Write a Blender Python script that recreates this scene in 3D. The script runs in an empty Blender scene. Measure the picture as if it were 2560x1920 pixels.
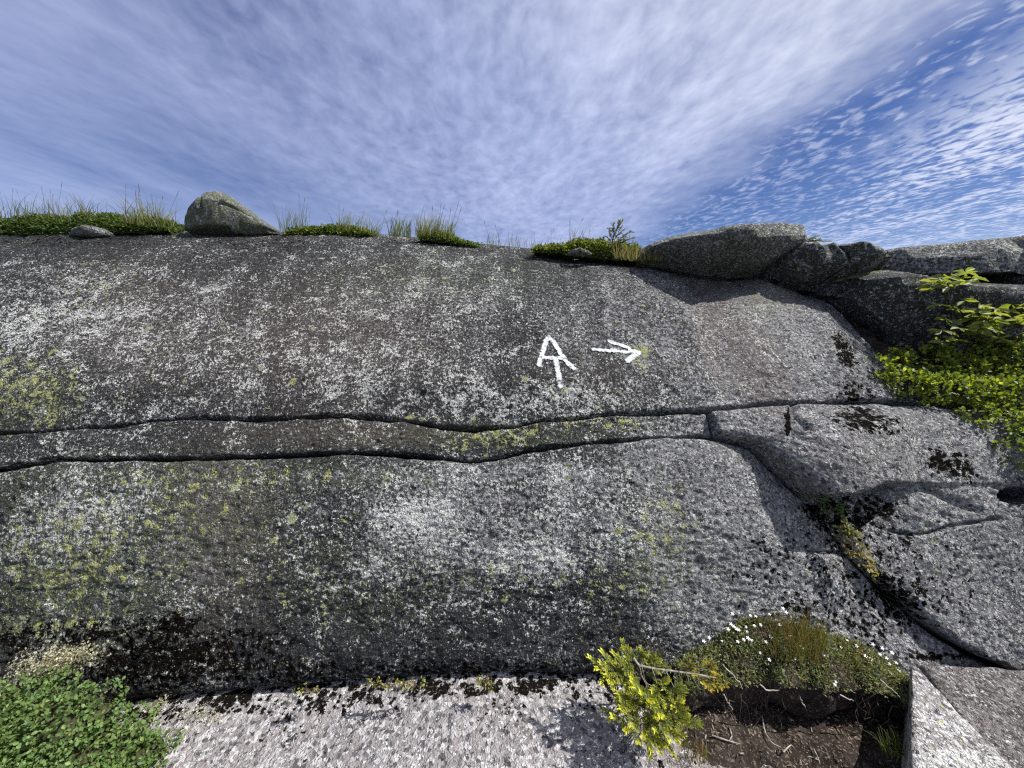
import bpy, math, random
import numpy as np
from mathutils import Vector

random.seed(7)
RNG = np.random.default_rng(11)
SC = bpy.context.scene
COL = SC.collection

# ---------------------------------------------------------------- camera
CAMZ, PITCH, FPX = 1.5, math.radians(-8.0), 923.0       # eye height, tilt, focal length in 2560-px units
cam_d = bpy.data.cameras.new('camera')
cam_d.sensor_width = 36.0
cam_d.lens = FPX * 36.0 / 2560.0
cam_d.clip_start, cam_d.clip_end = 0.02, 3000
cam = bpy.data.objects.new('camera', cam_d)
cam.location = (0, 0, CAMZ)
cam.rotation_euler = (math.pi / 2 + PITCH, 0, 0)
COL.objects.link(cam)
SC.camera = cam
SC.cycles.max_bounces, SC.cycles.diffuse_bounces, SC.cycles.glossy_bounces = 6, 2, 2
SC.cycles.use_denoising = False                          # keep the grain of the stone crisp
SC.cycles.pixel_filter_type, SC.cycles.filter_width = 'BLACKMAN_HARRIS', 1.25
SC.cycles.transmission_bounces, SC.cycles.transparent_max_bounces = 3, 6

# ---------------------------------------------------------------- exposure
SC.view_settings.view_transform = 'Standard'
SC.view_settings.look = 'None'
SC.view_settings.exposure = 0.52
SC.view_settings.gamma = 1.0
SC.view_settings.use_curve_mapping = False

# ---------------------------------------------------------------- sun
SUN = np.array([0.58, -0.05, 0.80]); SUN /= np.linalg.norm(SUN)   # direction towards the sun
sd = bpy.data.lights.new('sun', 'SUN')
sd.energy, sd.angle, sd.color = 5.0, math.radians(0.53), (1.0, 0.968, 0.925)
sun = bpy.data.objects.new('sun', sd)
sun.rotation_euler = Vector(SUN).to_track_quat('Z', 'Y').to_euler()
sun.location = (4, 2, 8)
COL.objects.link(sun)


# ---------------------------------------------------------------- node helper
class NT:
    def __init__(self, tree):
        self.t = tree

    def node(self, kind, ins=None, **props):
        n = self.t.nodes.new(kind)
        for k, v in props.items():
            setattr(n, k, v)
        for k, v in (ins or {}).items():
            self.put(n.inputs[k], v)
        return n

    def put(self, sock, v):
        if isinstance(v, bpy.types.NodeSocket):
            self.t.links.new(v, sock)
        elif v is not None:
            if sock.type == 'RGBA' and not isinstance(v, (int, float)):
                v = tuple(v) + ((1.0,) if len(v) == 3 else ())
            sock.default_value = v

    def m(self, op, a, b=None, c=None, clamp=False):
        n = self.t.nodes.new('ShaderNodeMath'); n.operation = op; n.use_clamp = clamp
        for i, v in enumerate((a, b, c)):
            if v is not None:
                self.put(n.inputs[i], v)
        return n.outputs[0]

    def vm(self, op, a, b=None):
        n = self.t.nodes.new('ShaderNodeVectorMath'); n.operation = op
        self.put(n.inputs[0], a)
        if b is not None:
            self.put(n.inputs[1], b)
        return n.outputs['Vector']

    def mix(self, f, a, b):
        n = self.t.nodes.new('ShaderNodeMix'); n.data_type = 'RGBA'
        self.put(n.inputs[0], f); self.put(n.inputs[6], a); self.put(n.inputs[7], b)
        return n.outputs[2]

    def ss(self, v, lo, hi, a=0.0, b=1.0):
        n = self.t.nodes.new('ShaderNodeMapRange'); n.interpolation_type = 'SMOOTHSTEP'
        for i, x in enumerate((v, lo, hi, a, b)):
            self.put(n.inputs[i], x)
        return n.outputs[0]

    def noise(self, vec, scale, detail=4.0, rough=0.55, dist=0.0, color=False):
        n = self.node('ShaderNodeTexNoise', {'Vector': vec, 'Scale': scale, 'Detail': detail, 'Roughness': rough, 'Distortion': dist})
        return n.outputs['Color' if color else 'Fac']

    def voro(self, vec, scale, out='Distance', rnd=1.0):
        n = self.node('ShaderNodeTexVoronoi', {'Vector': vec, 'Scale': scale, 'Randomness': rnd})
        return n.outputs[out]

    def sep(self, v):
        n = self.node('ShaderNodeSeparateXYZ', {0: v})
        return n.outputs[0], n.outputs[1], n.outputs[2]

    def comb(self, x, y, z):
        n = self.node('ShaderNodeCombineXYZ', {0: x, 1: y, 2: z})
        return n.outputs[0]

    def attr(self, name):
        n = self.t.nodes.new('ShaderNodeAttribute'); n.attribute_name = name
        return n


# ---------------------------------------------------------------- world: sky with high thin cloud
world = bpy.data.worlds.new('World'); SC.world = world; world.use_nodes = True
wt = world.node_tree; wt.nodes.clear(); W = NT(wt)
sky = W.node('ShaderNodeTexSky', sky_type='NISHITA', sun_disc=False)
sky.sun_elevation = math.asin(SUN[2]); sky.sun_rotation = math.atan2(SUN[0], SUN[1])
sky.altitude = 1200.0; sky.air_density = 1.0; sky.dust_density = 0.6; sky.ozone_density = 2.2
tc = W.node('ShaderNodeTexCoord')
dx, dy, dz = W.sep(tc.outputs['Generated'])
dzc = W.m('MAXIMUM', dz, 0.03)
cx, cy = W.m('DIVIDE', dx, dzc), W.m('DIVIDE', dy, dzc)          # the point where the ray meets the cloud sheet
P0 = W.comb(cx, cy, 0.0)
warp = W.noise(P0, 1.1, 3.0, 0.5, color=True)
Pw = W.vm('ADD', P0, W.vm('MULTIPLY', W.vm('SUBTRACT', warp, (0.5, 0.5, 0.5)), (0.16, 0.3, 0)))
wx, wy, _ = W.sep(Pw)
streak = W.noise(W.comb(W.m('MULTIPLY', wx, 2.6), W.m('MULTIPLY', wy, 0.55), 3.1), 1.0, 2.5, 0.5)
ripple = W.noise(W.comb(W.m('MULTIPLY', W.m('ADD', wx, W.m('MULTIPLY', wy, -0.12)), 13.0), W.m('MULTIPLY', W.m('ADD', wy, W.m('MULTIPLY', wx, 0.5)), 7.5), 1.7), 1.0, 3.5, 0.56, 0.2)
cells = W.noise(W.comb(W.m('MULTIPLY', W.m('ADD', wx, W.m('MULTIPLY', wy, 0.30)), 19.0), W.m('MULTIPLY', W.m('SUBTRACT', wy, W.m('MULTIPLY', wx, 0.45)), 12.0), 7.7), 1.0, 2.5, 0.55, 0.4)
big = W.noise(P0, 0.55, 2.0, 0.5)
edge = W.m('ADD', cx, W.m('MULTIPLY', W.m('SUBTRACT', W.noise(P0, 2.2, 4.0, 0.6), 0.5), 0.8))
veil = W.ss(edge, 1.72, 0.85)                                     # the broad sheet left of the gap
thin_left = W.ss(cx, -1.9, 1.0, 0.40, 0.72)
sheet = W.m('MULTIPLY', veil, W.m('ADD', thin_left, W.m('ADD', W.m('MULTIPLY', W.m('SUBTRACT', streak, 0.5), W.ss(cx, -1.5, 0.5, 0.50, 0.55)),
            W.m('ADD', W.m('MULTIPLY', W.m('SUBTRACT', ripple, 0.5), W.ss(cx, -2.0, 0.1, 0.30, 0.85)), W.m('MULTIPLY', W.m('SUBTRACT', big, 0.5), 0.7)))))
far = W.ss(W.m('SUBTRACT', cx, W.m('MULTIPLY', W.m('SUBTRACT', cy, 1.3), 0.35)), 1.45, 2.25)                                        # the mackerel sky right of it
mack = W.m('MULTIPLY', far, W.ss(W.m('ADD', cells, W.m('ADD', W.m('MULTIPLY', W.m('SUBTRACT', streak, 0.5), 0.55), W.m('MULTIPLY', W.ss(cy, 3.4, 1.2), 0.20))), 0.40, 0.74))
wisps = W.m('MULTIPLY', W.ss(cells, 0.42, 0.76), W.ss(cx, 0.9, 1.6, 0.0, 0.55))
dens = W.m('MAXIMUM', W.m('MAXIMUM', sheet, mack), wisps, clamp=True)
low = W.ss(dz, 0.02, 0.26)
dens = W.m('ADD', W.m('MULTIPLY', dens, W.m('ADD', 0.55, W.m('MULTIPLY', low, 0.45))), W.m('MULTIPLY', W.m('SUBTRACT', 1.0, low), 0.25), clamp=True)
dens = W.m('MULTIPLY', dens, 0.96)
sky_c = W.node('ShaderNodeHueSaturation', {'Color': sky.outputs[0], 'Saturation': 1.22, 'Value': 0.86, 'Hue': 0.517}).outputs[0]
SKY_STRENGTH = 0.075
toward = W.node('ShaderNodeVectorMath', {0: tc.outputs['Generated'], 1: tuple(SUN)}, operation='DOT_PRODUCT').outputs['Value']
cloud_c = W.mix(W.ss(toward, 0.25, 0.98), (5.2, 5.9, 8.8), (8.7, 9.0, 9.8))      # thin cloud is whiter towards the sun
col = W.mix(dens, sky_c, cloud_c)
bg = W.node('ShaderNodeBackground', {'Color': col, 'Strength': SKY_STRENGTH})
wo = W.node('ShaderNodeOutputWorld', {'Surface': bg.outputs[0]})

# ================================================================ maths
def hash3(ix, iy, iz, k):
    h = (ix.astype(np.uint32) * np.uint32(374761393) + iy.astype(np.uint32) * np.uint32(668265263)
         + iz.astype(np.uint32) * np.uint32(2147483647) + np.uint32(k * 974711 & 0xffffffff))
    h = (h ^ (h >> np.uint32(13))) * np.uint32(1274126177)
    h ^= h >> np.uint32(16)
    return (h & np.uint32(0xffff)).astype(np.float32) / 32767.5 - 1.0


def vnoise(x, y, z, k=0):
    """smooth value noise, -1..1"""
    x, y, z = np.broadcast_arrays(np.asarray(x, np.float64), y, z)
    fx, fy, fz = np.floor(x), np.floor(y), np.floor(z)
    ix, iy, iz = fx.astype(np.int64), fy.astype(np.int64), fz.astype(np.int64)
    u, v, w = x - fx, y - fy, z - fz
    u, v, w = u * u * (3 - 2 * u), v * v * (3 - 2 * v), w * w * (3 - 2 * w)
    def c(a, b, d): return hash3(ix + a, iy + b, iz + d, k)
    x00 = c(0, 0, 0) * (1 - u) + c(1, 0, 0) * u
    x10 = c(0, 1, 0) * (1 - u) + c(1, 1, 0) * u
    x01 = c(0, 0, 1) * (1 - u) + c(1, 0, 1) * u
    x11 = c(0, 1, 1) * (1 - u) + c(1, 1, 1) * u
    return (x00 * (1 - v) + x10 * v) * (1 - w) + (x01 * (1 - v) + x11 * v) * w


def noise2(x, y, f, k=0):
    c, s = 0.8, 0.6
    return vnoise((c * x - s * y) * f, (s * x + c * y) * f, 0.37 * k + 0.5, k)


def sst(v, a, b):
    t = np.clip((np.asarray(v, float) - a) / (b - a), 0, 1)
    return t * t * (3 - 2 * t)


CP, SP = math.cos(PITCH), math.sin(PITCH)


def ray(px, py):
    a, b = (px - 1280.0) / FPX, (960.0 - py) / FPX
    return np.array([a, CP - b * SP, SP + b * CP])


def at_y(px, py, y):
    d = ray(px, py); t = y / d[1]
    return np.array([d[0] * t, y, CAMZ + d[2] * t])


def at_z(px, py, z):
    d = ray(px, py); t = (z - CAMZ) / d[2]
    return np.array([d[0] * t, d[1] * t, z])


def to_px(p):
    p = np.asarray(p, float)
    x, y, z = p[..., 0], p[..., 1], p[..., 2] - CAMZ
    dep = np.maximum(y * CP + z * SP, 1e-3)
    return 1280 + FPX * x / dep, 960 - FPX * (-y * SP + z * CP) / dep


# profile of the ledge: (y, z) from under the foot over the brow on to the flat top
PROF = np.array([(1.20, -0.40), (1.255, -0.10), (1.285, 0.06), (1.355, 0.30), (1.455, 0.60), (1.56, 0.85), (1.625, 0.96), (1.715, 1.084),
                 (1.93, 1.36), (2.30, 1.72), (2.70, 2.02), (3.10, 2.205), (3.6, 2.32), (4.3, 2.37), (5.5, 2.34), (8.0, 2.1), (12.0, 1.4)])
_d = np.concatenate([[0], np.cumsum(np.hypot(*np.diff(PROF, axis=0).T))])
SS = np.linspace(0, _d[-1], 4000)
_Y, _Z = np.interp(SS, _d, PROF[:, 0]), np.interp(SS, _d, PROF[:, 1])
_k = np.exp(-0.5 * (np.arange(-60, 61) / 24.0) ** 2); _k /= _k.sum()
def _sm(a):
    return np.convolve(np.concatenate([2 * a[0] - a[60:0:-1], a, 2 * a[-1] - a[-2:-62:-1]]), _k, 'valid')
_Y, _Z = _sm(_Y), _sm(_Z)
S_A, S_TOP = np.interp(1.36, _Z[:1500], SS[:1500]), np.interp(2.28, _Z[:1700], SS[:1700])
LX = np.array([-9, -4, -1.25, -0.27, 0.73, 1.3, 1.95, 3.0, 9]); LV = np.array([.11, .115, .10, 0.0, -.115, -.17, -.225, -.27, -.27])


def lift(x):
    return np.interp(x, LX, LV) * 0.5 + 0.25 * (np.interp(x - .25, LX, LV) + np.interp(x + .25, LX, LV))


def R(x, s):
    """smooth reference face of the ledge"""
    x, s = np.broadcast_arrays(np.asarray(x, float), np.asarray(s, float))
    y, z = np.interp(s, SS, _Y), np.interp(s, SS, _Z)
    w = sst(s, S_A - .1, S_TOP + .2)
    return np.stack([x, y, z + lift(x) * w], -1)


def Rn(x, s, e=0.01):
    dx_ = R(x + e, s) - R(x - e, s); ds_ = R(x, s + e) - R(x, s - e)
    n = np.cross(dx_, ds_)
    return n / np.linalg.norm(n, axis=-1, keepdims=True)     # points out of the rock


def dom(px, py):
    """pixel -> (x, s) on the reference face"""
    d = ray(px, py)
    t = _Y / d[1]
    x = d[0] * t
    f = CAMZ + d[2] * t - R(x, SS)[:, 2]
    i = np.where((f[:-1] > 0) != (f[1:] > 0))[0]
    i = i[i > 60]
    if len(i) == 0:
        i = [np.argmin(np.abs(f[:1700]))]
    i = i[0]
    r = f[i] / (f[i] - f[i + 1] + 1e-9)
    return x[i] + r * (x[i + 1] - x[i]), SS[i] + r * (SS[i + 1] - SS[i])


def curve(pts):
    q = np.array([dom(*p) for p in pts]); q = q[np.argsort(q[:, 0])]
    return lambda x: np.interp(x, q[:, 0], q[:, 1])


def polyd(x, s, q):
    """distance to a polyline q in (x, s)"""
    best = np.full(np.shape(x), 9.0)
    for (x0, s0), (x1, s1) in zip(q[:-1], q[1:]):
        vx, vs = x1 - x0, s1 - s0
        t = np.clip(((x - x0) * vx + (s - s0) * vs) / (vx * vx + vs * vs + 1e-12), 0, 1)
        best = np.minimum(best, np.hypot(x - x0 - t * vx, s - s0 - t * vs))
    return best


def relief(x, s, fine=1.0):
    """rough skin of weathered granite, metres outward"""
    r = 0.020 * noise2(x, s, 1.3, 1) + 0.009 * noise2(x, s, 4.1, 2) + 0.0045 * noise2(x, s, 11.0, 3)
    r = r + fine * (0.0034 * noise2(x, s, 25.0, 4) + 0.0046 * noise2(x * .8, s * 1.25, 50.0, 5) + 0.0034 * noise2(x * .85, s * 1.2, 93.0, 6))
    return r


# ================================================================ mesh helpers
def link(o, parent=None):
    COL.objects.link(o)
    if parent is not None:
        o.parent = parent
    return o


def mesh(name, v, f, mat=None, smooth=False, attrs=None, parent=None):
    v = np.ascontiguousarray(v, np.float32).reshape(-1, 3)
    me = bpy.data.meshes.new(name)
    me.vertices.add(len(v)); me.vertices.foreach_set('co', v.ravel())
    f = np.ascontiguousarray(f, np.int32)
    n = f.shape[1]
    me.loops.add(f.size); me.loops.foreach_set('vertex_index', f.ravel())
    me.polygons.add(len(f)); me.polygons.foreach_set('loop_start', np.arange(0, f.size, n, dtype=np.int32))
    me.polygons.foreach_set('loop_total', np.full(len(f), n, np.int32))
    if smooth:
        me.polygons.foreach_set('use_smooth', np.ones(len(f), bool))
    for k, a in (attrs or {}).items():
        at = me.attributes.new(k, 'FLOAT_COLOR', 'POINT')
        at.data.foreach_set('color', np.ascontiguousarray(a, np.float32).ravel())
    me.update(calc_edges=True)
    if mat:
        me.materials.append(mat)
    return link(bpy.data.objects.new(name, me), parent)


def tag(o, label=None, cat=None, group=None, kind=None):
    for k, v in (('label', label), ('category', cat), ('group', group), ('kind', kind)):
        if v:
            o[k] = v
    return o


def empty(name, loc):
    o = bpy.data.objects.new(name, None); o.location = tuple(float(c) for c in loc); o.empty_display_size = .05
    return link(o)


def grid_faces(nr, nc):
    i = np.arange(nr - 1)[:, None] * nc + np.arange(nc - 1)[None]
    return np.stack([i, i + 1, i + nc + 1, i + nc], -1).reshape(-1, 4)


# ================================================================ materials
def new_mat(name):
    m = bpy.data.materials.new(name); m.use_nodes = True
    m.node_tree.nodes.clear()
    return m, NT(m.node_tree)


def rock_material(name, gran=(0.205, 0.206, 0.205), dark=(0.022, 0.023, 0.025), pink=(0.40, 0.31, 0.29), grain=1.0, mica=1.0, quartz=(0.50, 0.50, 0.50), bump=0.040):
    """weathered granite; vertex attribute A = white lichen, yellow lichen, brown stain, black moss; B = clean, green, pink"""
    m, n = new_mat(name)
    P = n.node('ShaderNodeTexCoord').outputs['Object']
    A, B = n.attr('la'), n.attr('lb')
    white, yellow, brown = n.sep(A.outputs['Color']); moss = A.outputs['Alpha']
    clean, green, pinkf = n.sep(B.outputs['Color'])
    f1 = n.noise(P, 62.0 * grain, 4.0, 0.72)                     # 1.5 cm grain
    f2 = n.noise(P, 170.0 * grain, 1.0, 0.6)
    f3 = n.noise(P, 15.0, 3.0, 0.6, 0.3)                         # palm-sized patches
    f4 = n.noise(P, 3.5, 2.0, 0.6)
    # bare stone: quartz, feldspar and mica grains
    cr, cg, cb = n.sep(n.voro(P, 105.0 * grain, 'Color'))
    stone = n.mix(pinkf, gran, pink)
    stone = n.mix(n.ss(cr, 0.5, 0.95), stone, quartz)
    stone = n.mix(n.ss(cg, 0.78, 0.88, 0.0, mica), stone, (0.055, 0.055, 0.06))
    stone = n.mix(n.ss(f3, 0.35, 0.7, 0.0, 0.35), stone, (0.17, 0.165, 0.17))
    # dark crust of black lichen over the stone
    crust_v = n.m('ADD', n.m('MULTIPLY', f1, 0.75), n.m('MULTIPLY', f3, 0.45))
    stk = n.m('SUBTRACT', n.noise(n.vm('MULTIPLY', P, (7.0, 0.8, 1.1)), 1.0, 4.0, 0.6), 0.5)   # water runs
    th = n.m('ADD', n.m('ADD', 0.42, n.m('MULTIPLY', clean, 0.40)), n.m('MULTIPLY', stk, -0.16))
    crust = n.ss(n.m('SUBTRACT', crust_v, th), -0.03, 0.05)
    dk = n.mix(n.ss(f4, 0.38, 0.64), dark, (0.029, 0.030, 0.034))
    dk = n.mix(brown, dk, (0.060, 0.046, 0.042))
    dk = n.mix(n.ss(f1, 0.50, 0.34), dk, (0.010, 0.010, 0.011))  # pits of the grain painted black, shade put into the crust colour
    dk = n.mix(n.ss(n.m('ADD', n.m('MULTIPLY', f1, 0.6), n.m('MULTIPLY', f2, 0.4)), 0.53, 0.64, 0.0, 0.85), dk, (0.165, 0.166, 0.145))
    base = n.mix(crust, stone, dk)
    base = n.mix(n.m('MULTIPLY', brown, n.ss(f1, 0.40, 0.62, 0.85, 0.25)), base, (0.175, 0.142, 0.124))
    # grey-green film
    gm = n.m('MULTIPLY', green, n.ss(n.m('ADD', n.m('MULTIPLY', f1, 0.6), n.m('MULTIPLY', f3, 0.4)), 0.44, 0.58, 0.05, 0.8))
    base = n.mix(gm, base, (0.19, 0.22, 0.11))
    # white crustose lichen
    w72 = n.noise(P, 72.0, 4.0, 0.80, 0.2)
    wv = n.m('ADD', n.m('MULTIPLY', w72, 0.66), n.m('ADD', n.m('MULTIPLY', f4, 0.14), n.m('MULTIPLY', f3, 0.28)))
    wth = n.m('ADD', n.m('SUBTRACT', 0.685, n.m('MULTIPLY', white, 0.21)), n.m('MULTIPLY', stk, 0.07))
    wm = n.ss(n.m('SUBTRACT', wv, wth), -0.006, 0.022)
    wc = n.mix(n.ss(f2, 0.35, 0.65), (0.42, 0.43, 0.40), (0.80, 0.80, 0.765))
    base = n.mix(n.m('MULTIPLY', wm, 0.95), base, wc)
    # yellow map lichen
    yv = n.m('ADD', n.m('MULTIPLY', n.noise(P, 23.0, 4.0, 0.72, 0.6), 0.8), n.m('MULTIPLY', f1, 0.22))
    yth = n.m('SUBTRACT', 0.695, n.m('MULTIPLY', yellow, 0.27))
    ym = n.ss(n.m('SUBTRACT', yv, yth), 0.0, 0.03)
    ym = n.m('MULTIPLY', ym, n.ss(f1, 0.40, 0.50, 0.15, 0.95))
    yc = n.mix(cb, (0.30, 0.33, 0.10), (0.50, 0.50, 0.22))
    base = n.mix(ym, base, yc)
    # round pale colonies
    vn = n.node('ShaderNodeTexVoronoi', {'Vector': n.vm('ADD', P, n.vm('MULTIPLY', n.comb(f3, f1, f3), (.05, .05, .05))), 'Scale': 11.0})
    rr, rg, rb_ = n.sep(vn.outputs['Color'])
    rad = n.m('MULTIPLY', n.m('SUBTRACT', rr, n.m('SUBTRACT', 0.86, n.m('MULTIPLY', yellow, 0.35))), 1.1)
    ros = n.m('MULTIPLY', n.ss(n.m('SUBTRACT', rad, vn.outputs['Distance']), 0.0, 0.05), n.ss(f1, 0.40, 0.52, 0.25, 0.9))
    base = n.mix(ros, base, n.mix(rg, (0.34, 0.37, 0.26), (0.44, 0.45, 0.16)))
    # black rock moss: dots that run together where it is thick
    dotr = n.m('ADD', n.voro(n.vm('ADD', P, n.vm('MULTIPLY', n.comb(f1, f3, f2), (.040, .040, .025))), 40.0), n.m('MULTIPLY', n.m('SUBTRACT', f3, 0.5), 1.1))
    mth = n.m('MULTIPLY', moss, 0.90)
    mm = n.m('MULTIPLY', n.ss(n.m('SUBTRACT', mth, dotr), -0.01, 0.06), n.ss(moss, 0.02, 0.12))
    mc = n.mix(n.ss(f2, 0.4, 0.7), (0.005, 0.0046, 0.0042), (0.016, 0.012, 0.010))
    base = n.mix(mm, base, mc)
    base = n.mix(n.m('MULTIPLY', mm, n.ss(w72, 0.585, 0.64, 0.0, 0.8)), base, (0.46, 0.45, 0.37))
    h1 = n.noise(P, 62.0 * grain, 4.0, 0.72); h2 = n.noise(P, 170.0 * grain, 1.0, 0.6)
    bmp = n.node('ShaderNodeBump', {'Strength': 1.0, 'Distance': bump, 'Height': n.m('ADD', n.m('MULTIPLY', h1, 0.9), n.m('MULTIPLY', h2, 0.45))})
    b = n.node('ShaderNodeBsdfPrincipled', {'Base Color': base, 'Roughness': 0.9, 'Specular IOR Level': n.m('SUBTRACT', 0.22, n.m('MULTIPLY', mm, 0.2)), 'Normal': bmp.outputs[0]})
    n.node('ShaderNodeOutputMaterial', {'Surface': b.outputs[0]})
    return m


M_ROCK = rock_material('lichened granite')
M_SHELF = rock_material('pale shelf granite', gran=(0.245, 0.232, 0.230), pink=(0.31, 0.270, 0.262), grain=0.72, mica=0.85, quartz=(0.52, 0.505, 0.50), bump=0.024)


def soil_material():
    m, n = new_mat('peaty soil')
    P = n.node('ShaderNodeTexCoord').outputs['Object']
    a = n.noise(P, 60.0, 6.0, 0.7); b = n.noise(P, 12.0, 4.0, 0.6)
    v = n.voro(P, 130.0, 'Color'); r, g, bl = n.sep(v)
    c = n.mix(n.ss(b, 0.35, 0.65), (0.016, 0.012, 0.009), (0.042, 0.031, 0.025))
    c = n.mix(n.ss(a, 0.54, 0.7), c, (0.17, 0.135, 0.11))
    c = n.mix(n.ss(n.noise(P, 140.0, 2.0, 0.7), 0.60, 0.68, 0.0, 0.8), c, (0.26, 0.22, 0.18))
    h = n.m('ADD', a, n.m('MULTIPLY', b, 0.8))
    bm = n.node('ShaderNodeBump', {'Strength': 1.0, 'Distance': 0.012, 'Height': h})
    s = n.node('ShaderNodeBsdfPrincipled', {'Base Color': c, 'Roughness': 0.95, 'Specular IOR Level': 0.15, 'Normal': bm.outputs[0]})
    n.node('ShaderNodeOutputMaterial', {'Surface': s.outputs[0]})
    return m


M_SOIL = soil_material()


# ================================================================ the stains and lichens of the face, as ellipses seen from the path
def blobs(px, py, lst, base=0.0, mode='max'):
    o = np.full(np.shape(px), float(base))
    for (x, y, rx, ry, v, *rot) in lst:
        a = math.radians(rot[0]) if rot else 0.0
        u, w = px - x, py - y
        u, w = u * math.cos(a) + w * math.sin(a), -u * math.sin(a) + w * math.cos(a)
        g = np.exp(-((u / rx) ** 2 + (w / ry) ** 2) ** 1.5)
        o = o + (v - o) * g if mode == 'max' else o + v * g
    return o


WHITE = [(150, 820, 330, 170, .62), (800, 860, 500, 170, .55), (1100, 690, 260, 90, .55), (300, 1000, 300, 70, .5), (1350, 1010, 350, 60, .62),
         (1400, 660, 250, 60, .35), (1000, 640, 300, 70, .45), (600, 620, 300, 50, .38), (150, 610, 300, 40, .25),
         (1000, 1320, 250, 90, .84), (1330, 1400, 150, 90, .86), (900, 1420, 160, 70, .74), (1500, 1290, 220, 100, .62), (1180, 1300, 60, 80, .50), (1350, 1180, 260, 50, .66), (750, 1300, 200, 140, .45), (300, 1260, 260, 110, .56), (90, 1360, 130, 80, .64), (550, 1350, 130, 200, .34),
         (1250, 1510, 350, 60, .55), (1300, 1600, 400, 50, .36), (2050, 1400, 260, 260, .45), (450, 1680, 220, 70, .42), (800, 1640, 200, 60, .30), (2400, 1250, 250, 250, .42), (1850, 900, 250, 140, .42)]
YELLOW = [(70, 980, 180, 110, .62), (260, 700, 140, 90, .40), (450, 900, 260, 90, .28), (180, 1400, 260, 140, .62), (480, 1250, 240, 110, .50), (600, 1190, 520, 25, .55), (150, 1560, 230, 60, .55),
          (1640, 1330, 120, 130, .55), (1560, 1460, 120, 60, .52), (1270, 1440, 260, 60, .44), (800, 1480, 160, 80, .46), (760, 1330, 160, 90, .40), (1250, 1090, 110, 30, .72), (1500, 1060, 150, 22, .62), (1150, 1110, 90, 20, .6), (1080, 1045, 110, 12, .62), (1600, 890, 26, 40, .75), (1400, 975, 26, 20, .70),
          (1100, 690, 200, 60, .34), (2000, 1440, 60, 30, .35), (1950, 700, 60, 90, .45), (2450, 1800, 130, 140, .2)]
BROWN = [(800, 860, 330, 160, .45), (540, 1360, 130, 230, .45), (1800, 760, 55, 130, 1.0, -22), (1905, 920, 80, 130, .95, -20), (1770, 850, 30, 160, .6, -20), (1885, 730, 16, 60, 1.0, -8), (1700, 700, 60, 60, .35), (1980, 740, 60, 50, .5), (850, 1080, 300, 40, .4), (350, 820, 200, 150, .35), (2120, 1120, 130, 90, .35), (1500, 940, 200, 80, .2)]
MOSS = [(430, 1650, 270, 88, .88, -4), (640, 1600, 110, 50, .6), (330, 1570, 150, 30, .62), (2070, 1270, 60, 20, 1.0), (2180, 1275, 70, 30, .9), (230, 1590, 150, 26, .7), (720, 1690, 220, 48, .68), (1100, 1672, 420, 26, .55), (440, 1560, 60, 30, .85), (2110, 875, 24, 60, .9, -28), (2140, 985, 60, 36, .7), (2170, 1055, 105, 34, .85, 8), (2380, 1160, 75, 40, .92, 28), (1970, 1060, 10, 45, 1.0),
        (2110, 1290, 120, 50, .85), (2200, 1430, 180, 120, .52), (2060, 1520, 160, 110, .50), (2350, 1450, 200, 130, .34), (2240, 1500, 80, 70, .80, 40), (1940, 1420, 150, 110, .36), (150, 600, 260, 24, .5), (650, 610, 160, 30, .45), (560, 1800, 330, 34, .55, -9), (420, 1880, 60, 20, .3),
        (1480, 1760, 110, 90, .66), (1200, 1720, 260, 20, .80, -3), (820, 1745, 260, 22, .78, -6), (1560, 1880, 120, 40, .75), (1230, 1800, 70, 24, .55), (1000, 1850, 900, 120, .10), (60, 1600, 120, 60, .6), (2330, 1640, 120, 10, .9), (2050, 1620, 260, 40, .35)]
CLEAN = [(1950, 850, 330, 260, .66), (1600, 780, 260, 190, .42), (1950, 1350, 330, 330, .86), (2250, 1450, 420, 420, .80), (2330, 1180, 330, 170, .80), (1750, 1150, 250, 90, .66), (1250, 1320, 420, 150, .48), (1200, 1200, 400, 60, .5), (1100, 760, 300, 200, .30), (700, 1290, 200, 120, .25), (1350, 1640, 300, 50, .22), (300, 1350, 400, 220, .30), (400, 800, 500, 260, .22), (2110, 1290, 120, 60, .3), (1850, 1060, 100, 50, .66)]
GREEN = [(170, 1420, 300, 230, .75), (450, 1300, 250, 160, .5), (60, 1000, 140, 80, .55), (900, 1460, 300, 110, .42), (500, 1190, 520, 40, .6), (1150, 1090, 420, 30, .4), (1900, 720, 60, 90, .4), (1900, 1130, 120, 30, .4, 20), (1650, 1400, 120, 120, .35), (1100, 700, 300, 60, .25)]


def stains(p, white=.38, yellow=.17, clean=.12, pink=0.0, moss=0.0):
    px, py = to_px(p)
    a = np.stack([blobs(px, py, WHITE, white), blobs(px, py, YELLOW, yellow), blobs(px, py, BROWN, 0.0), blobs(px, py, MOSS, moss)], -1)
    b = np.stack([blobs(px, py, CLEAN, clean), blobs(px, py, GREEN, 0.0), np.full(px.shape, pink), np.ones(px.shape)], -1)
    return {'la': a, 'lb': b}


# ================================================================ the ledge: slabs split by cracks
def columns(x0, x1, step=0.0072, dense=2.75):
    xs = [0.0]
    st = step
    while xs[-1] < 9:
        if xs[-1] > dense:
            st *= 1.035
        xs.append(xs[-1] + st)
    xs = np.array(xs); xs = np.concatenate([-xs[:0:-1], xs])
    xs = xs[(xs > x0 + step * .6) & (xs < x1 - step * .6)]
    return np.concatenate([[x0], xs, [x1]])


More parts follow.
